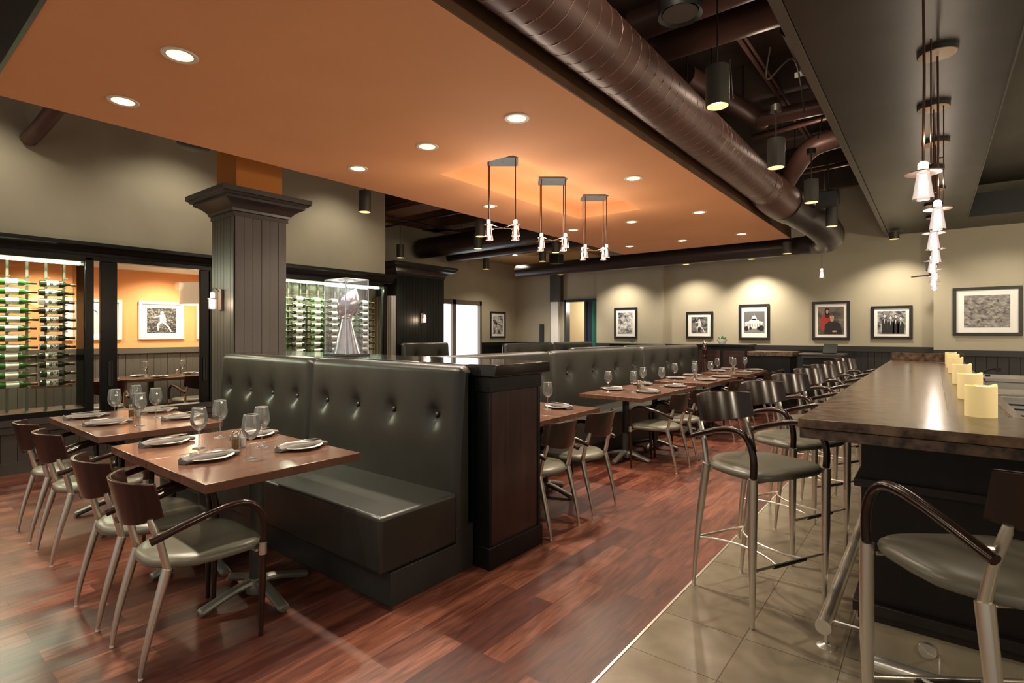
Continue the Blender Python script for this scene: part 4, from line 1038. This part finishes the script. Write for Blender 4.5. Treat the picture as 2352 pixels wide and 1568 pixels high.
# ------------------------------------------------------------------ bar
t=thing('bar_counter','long brown marble topped bar with dark wood front','bar',(0,0,0))
BY0,BY1=2.60,9.05
c=MB(); zt=1.10
# top: left field, front return, right lip; trough set lower
def lshape(i): return [(-.465+i,BY0+i),(2.4,BY0+i),(2.4,3.18),(.055,3.18),(.055,BY1),(-.465+i,BY1)]
c.prism(lshape(0),1.060,zt,'z'); c.build('marble_top',M['stone'],t,.004)
c=MB(); c.prism(lshape(.006),1.015,1.058,'z'); c.build('marble_edge',M['stone_edge'],t,.003)
c=MB(); c.box(.056,.27,3.181,BY1,1.03,1.088); c.build('drink_trough',M['stone'],t)
c=MB(); c.box(.271,.31,3.181,BY1,1.03,1.10); c.build('rear_lip',M['stone'],t,.003)
b=MB(); b.box(-.25,1.9,2.80,2.9,.22,1.015); b.box(-.25,-.15,2.901,BY1,.22,1.015); b.box(1.8,1.9,2.8,3.2,0,1.015); b.box(-.25,.30,BY1-.1,BY1,0,1.015); b.build('wood_front',M['bar_front'],t)
b=MB(); 
for z0,z1,o in ((.80,.835,.025),(.255,.30,.03),(.22,.256,.012)):
    b.box(-.25-o,1.9,2.80-o,2.80,z0,z1); b.box(-.25-o,-.2501,2.8,BY1,z0,z1)
b.build('rail_trim',M['bar_trim'],t,.003)
b=MB(); b.box(-.235,1.9,2.815,2.9,.065,.22); b.box(-.235,-.15,2.901,BY1,.065,.22); b.build('kick_plate',M['mirror_kick'],t)
b=MB(); b.box(-.243,1.9,2.807,2.9,0,.065); b.box(-.243,-.15,2.901,BY1,0,.065); b.build('toe_base',M['black'],t)
b=MB(); b.box(.20,.28,3.2,BY1,0.3,1.03); b.build('inner_face',M['bar_front'],t)
b=MB(); b.box(-.45,.31,BY1-.03,BY1,1.10,1.205); b.build('end_upstand',M['stone'],t,.003)
def rail(label,p0,p1,posts,wall):
    t=thing('foot_rail',label,'foot rail',(0,0,0))
    MB().tube([p0,p1],.031,20).build('rail_tube',M['nickel'],t)
    d=(Vector(p1)-Vector(p0)).normalized()
    for p,s_ in ((Vector(p0),-1),(Vector(p1),1)): MB().tube([p+d*s_*-.012,p+d*s_*.012],.0335,20).build('end_cap',M['nickel'],t)
    for q in posts:
        m=MB(); m.tube([(q[0],q[1],.0),(q[0],q[1],p0[2])],.009,10); m.lathe([(.042,0),(.042,.004),(.02,.010),(.012,.02)],20,(q[0],q[1],0),capb=True); m.build('floor_post',M['nickel'],t)
        m=MB(); m.tube([(q[0],q[1],p0[2]),(q[0]+wall[0],q[1]+wall[1],p0[2])],.005,8); m.build('wall_stay',M['nickel'],t)
    return t
rail('brushed metal foot rail running along the stools side of the bar',(-.395,2.80,.13),(-.395,BY1,.13),[(-.395,y) for y in (2.88,4.4,5.9,7.4,8.8)],(.165,0))
t=rail('brushed metal foot rail across the near end of the bar',(-.20,2.60,.14),(1.9,2.60,.14),[(.02,2.6),(1.4,2.6)],(0,.21))
m=MB(); m.lathe([(0,-.012),(.03,-.008),(.035,0)],20,(-.02,2.812,.15),axis='y'); m.build('wall_flange',M['nickel'],t)
CAN=[3.16,4.05,5.20,6.60,7.55,8.35]
for i,y in enumerate(CAN):
    t=thing('pillar_candle','ivory pillar candle on the bar, %s from the camera'%ORD[i],'candle',(.165,y,1.091),0,'pillar candles on the bar')
    n=24; H=.145
    prof=[(0,0),(.054,0),(.0565,.004),(.0565,H)]
    m=MB(); m.lathe(prof,n)
    vs=[]; 
    for r_,zz in ((.0565,0),(.054,.0),(.048,-.012)):
        for j in range(n):
            a=2*PI*j/n; vs.append((r_*math.cos(a),r_*math.sin(a),H+zz+(.008*math.sin(2*a+.6)+.004*math.sin(5*a))*(1 if r_>.05 else .2)))
    fs=[[k_*n+j,k_*n+(j+1)%n,(k_+1)*n+(j+1)%n,(k_+1)*n+j] for k_ in range(2) for j in range(n)]
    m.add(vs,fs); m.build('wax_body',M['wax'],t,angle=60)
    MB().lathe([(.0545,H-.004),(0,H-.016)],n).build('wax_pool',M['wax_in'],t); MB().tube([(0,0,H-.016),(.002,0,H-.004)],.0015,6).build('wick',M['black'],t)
# behind the bar
t=thing('ice_bin','stainless ice bin with open lid behind the bar','bar equipment',(.62,6.0,0)); m=MB(); m.box(-.24,.24,-.35,.35,0,.98); m.build('cabinet',M['stainless'],t,.006); m=MB(); m.box(-.25,.25,-.36,.1,.98,1.0); m.build('lid',M['stainless'],t,.004)
t=thing('ice_bin','taller stainless bin with a pale top behind the bar','bar equipment',(.66,7.3,0)); m=MB(); m.box(-.26,.26,-.35,.35,0,1.0); m.build('cabinet',M['stainless'],t,.006); m=MB(); m.box(-.27,.27,-.36,.36,1.0,1.03); m.build('lid',M['stainless'],t,.004)
t=thing('bar_sink','stainless sink with black wire rack behind the bar','sink',(.72,4.45,0)); m=MB(); m.box(-.38,.6,-.8,.75,0,.96); m.box(-.38,.6,.70,.75,.96,1.02); m.build('basin_cabinet',M['stainless'],t,.004)
m=MB()
for yy in (-.5,-.15,.2,.5): m.tube([(-.36,yy,.985),(.58,yy+.02,.985)],.006,6)
m.tube([(-.3,-.7,.985),(.5,.1,.985)],.006,6); m.tube([(.3,-.75,.985),(.1,.5,.985)],.006,6); m.build('wire_rack',M['black'],t)
t=thing('soda_gun','black drinks gun on a bent hose at the back edge of the bar','bar tool',(.36,6.9,1.05)); m=MB(); m.tube(smooth_path([(0,0,0),(.03,.0,.05),(.08,0,.075),(.12,0,.07)],5),.008,8); m.build('hose',M['black'],t); m=MB(); m.box(.10,.15,-.015,.015,.055,.09); m.box(.03,.07,-.01,.01,.0,.02); m.build('nozzle',M['black'],t,.003)

# far service furniture
t=thing('service_cabinet','dark service cabinet holding the potted plant against the back wall','cabinet',(-3.35,11.35,0)); m=MB(); m.box(-.48,.48,-.3,.3,0,1.2); m.build('carcass',M['black_wood'],t,.004); m=MB(); m.box(-.51,.51,-.33,.33,1.2,1.245); m.build('top',M['black_wood'],t,.004)
for sx in (-1,1): m=MB(); m.box(sx*.24-.21,sx*.24+.21,-.315,-.30,.12,1.12); m.box(sx*.24-.15,sx*.24+.15,-.32,-.315,.2,1.04); o=m.build('door',M['espresso'],t,.003)
t=thing('potted_plant','small green succulent in a white bowl on the dark cabinet','plant',(-3.40,11.25,1.247)); MB().lathe([(0,0),(.05,0),(.095,.07),(.10,.10),(.09,.10),(.08,.08),(0,.08)],20).build('bowl',M['china'],t)
m=MB()
for i in range(26):
    a=random.uniform(0,6.28); r_=random.uniform(0,.055); x=r_*math.cos(a); y=r_*math.sin(a); hh=random.uniform(.05,.10)-r_*.4
    m.tube([(x,y,.08),(x*1.5,y*1.5,.08+hh*.6),(x*1.8,y*1.8,.08+hh)],[.012,.014,.002],6)
m.build('leaves',M['plant'],t)
t=thing('turned_post','turned dark and silver post at the end of the wall bench','post',(-3.62,10.85,0)); m=MB(); m.lathe([(.05,0),(.05,.9),(.03,.93),(.03,.98),(.045,1.0),(.03,1.04),(.045,1.08),(.055,1.14),(.045,1.2),(.03,1.22)],18,capb=True); m.build('shaft',M['mahog'],t); m=MB(); m.lathe([(.03,1.22),(.045,1.24),(.05,1.28),(.03,1.32),(0,1.33)],18); m.build('finial',M['chrome'],t)
t=thing('glass_goblet','wide glass goblet standing below the mountain photo','glass',(-5.60,11.7,0)); 
m=MB(); m.box(-.5,.5,-.2,.2,0,1.215); m.build('stand_box',M['black_wood'],t); MB().lathe([(.05,1.216),(.05,1.22),(.01,1.23),(.02,1.25),(.08,1.29),(.13,1.34)],20).build('bowl',M['wineglass'],t); MB().lathe([(0,1.235),(.03,1.24),(.03,1.28),(0,1.285)],12).build('tea_light',M['china'],t)
t=thing('marble_counter','low brown marble topped counter beyond the farthest table','counter',(-2.50,11.35,0)); m=MB(); m.prism([(-.36,-.35),(.40,-.35),(.40,.3),(-.36,.3)],0,1.04,'z'); m.build('body',M['black_wood'],t); m=MB(); m.box(-.34,.45,-.4,.35,1.04,1.12); m.build('top',M['stone_edge'],t,.004)
t=thing('host_podium','dark host podium with moulded top under the group portraits','podium',(-1.60,11.3,0)); m=MB(); m.box(-.28,.28,-.2,.2,0,1.02); m.build('body',M['black_wood'],t); m=MB(); m.box(-.36,.36,-.27,.27,1.07,1.10); m.box(-.32,.32,-.24,.24,1.02,1.07); m.box(-.30,.30,-.22,.22,.86,.89); m.build('top_moulding',M['panel_wood'],t,.004)
t=thing('tablet_stand','tilted black screen on a small stand on the podium','screen',(-1.48,11.25,1.10)); m=MB(); m.tube([(0,.05,0),(0,.04,.08)],.012,8); m.box(-.08,.08,-.02,.1,0,.01); m.build('stand',M['black'],t); m=MB(); m.prism([(-.10,.015),(-.09,.0),(.07,.16),(.06,.175)],-.11,.11,'x'); m.build('screen',M['black'],t)
t=thing('wall_sprinkler','small metal arm fitting on the back wall beside the bar pendants','wall fitting',(-.06,12.0,2.6)); m=MB(); m.box(-.05,.05,0,.2,.0,.16); m.build('box',M['can'],t); m=MB(); m.tube([(.05,.0,-.1),(-.25,-.15,-.13)],.012,8); m.tube([(0,.1,-.1),(0,.1,.02)],.012,8); m.build('arm',M['can'],t)

# ------------------------------------------------------------------ added fill and wall wash lights without fixtures (outside the frame or above eye line)
for i,(x,y) in enumerate(((-6.6,-.6),(-4.2,-1.4),(-2.2,-1.2),(-.4,-1.0),(1.4,-.8))):
    spot(None,(x,y,3.05),(115 if i<2 else 75),130,(1,.88,.72),.5,.7).name='fill_beam'  # unseen spots added behind the camera as fill
for i,(x,y) in enumerate(((-6.7,.7),(-6.6,2.6),(-6.6,4.9))):
    spot(None,(x,y,3.9),38,110,(1,.9,.72),.06,.8,(0,R(24),0)).name='hidden_wash'  # hidden spots added to brighten the left wall
for y in (.8,3.2,6.0,9.0): point(None,(2.8,y,2.3),75,(1,.84,.62),.15).name='bar_side_fill'  # unseen points added to brighten the right side and back wall

for x in (.9,2.6): spot(None,(x,10.9,3.15),60,130,(1,.88,.7),.06,.8,(R(14),0,0)).name='hidden_wash'  # hidden spots added to brighten the right end of the back wall
for y in (2.7,4.9,7.0,9.4): point(None,(-1.12,y,3.62),4,(1,.8,.62),.08).name='duct_fill'  # unseen points added to light the ducts from below
# ------------------------------------------------------------------ world and camera
wd=bpy.data.worlds.new('w'); SC.world=wd; wd.use_nodes=True
wd.node_tree.nodes['Background'].inputs[0].default_value=(1,.92,.82,1); wd.node_tree.nodes['Background'].inputs[1].default_value=.33
cam=bpy.data.cameras.new('camera'); co=bpy.data.objects.new('camera',cam); COL.objects.link(co)
co.location=(0,0,1.47); co.rotation_euler=(R(90),0,R(38.3)); cam.lens=36*1226/2352; cam.sensor_width=36; cam.shift_y=-19/2352; cam.clip_start=.05; cam.clip_end=60
SC.camera=co
vs=SC.view_settings; vs.view_transform='Standard'; vs.look='None'; vs.gamma=1; vs.use_curve_mapping=False; vs.exposure=0.4
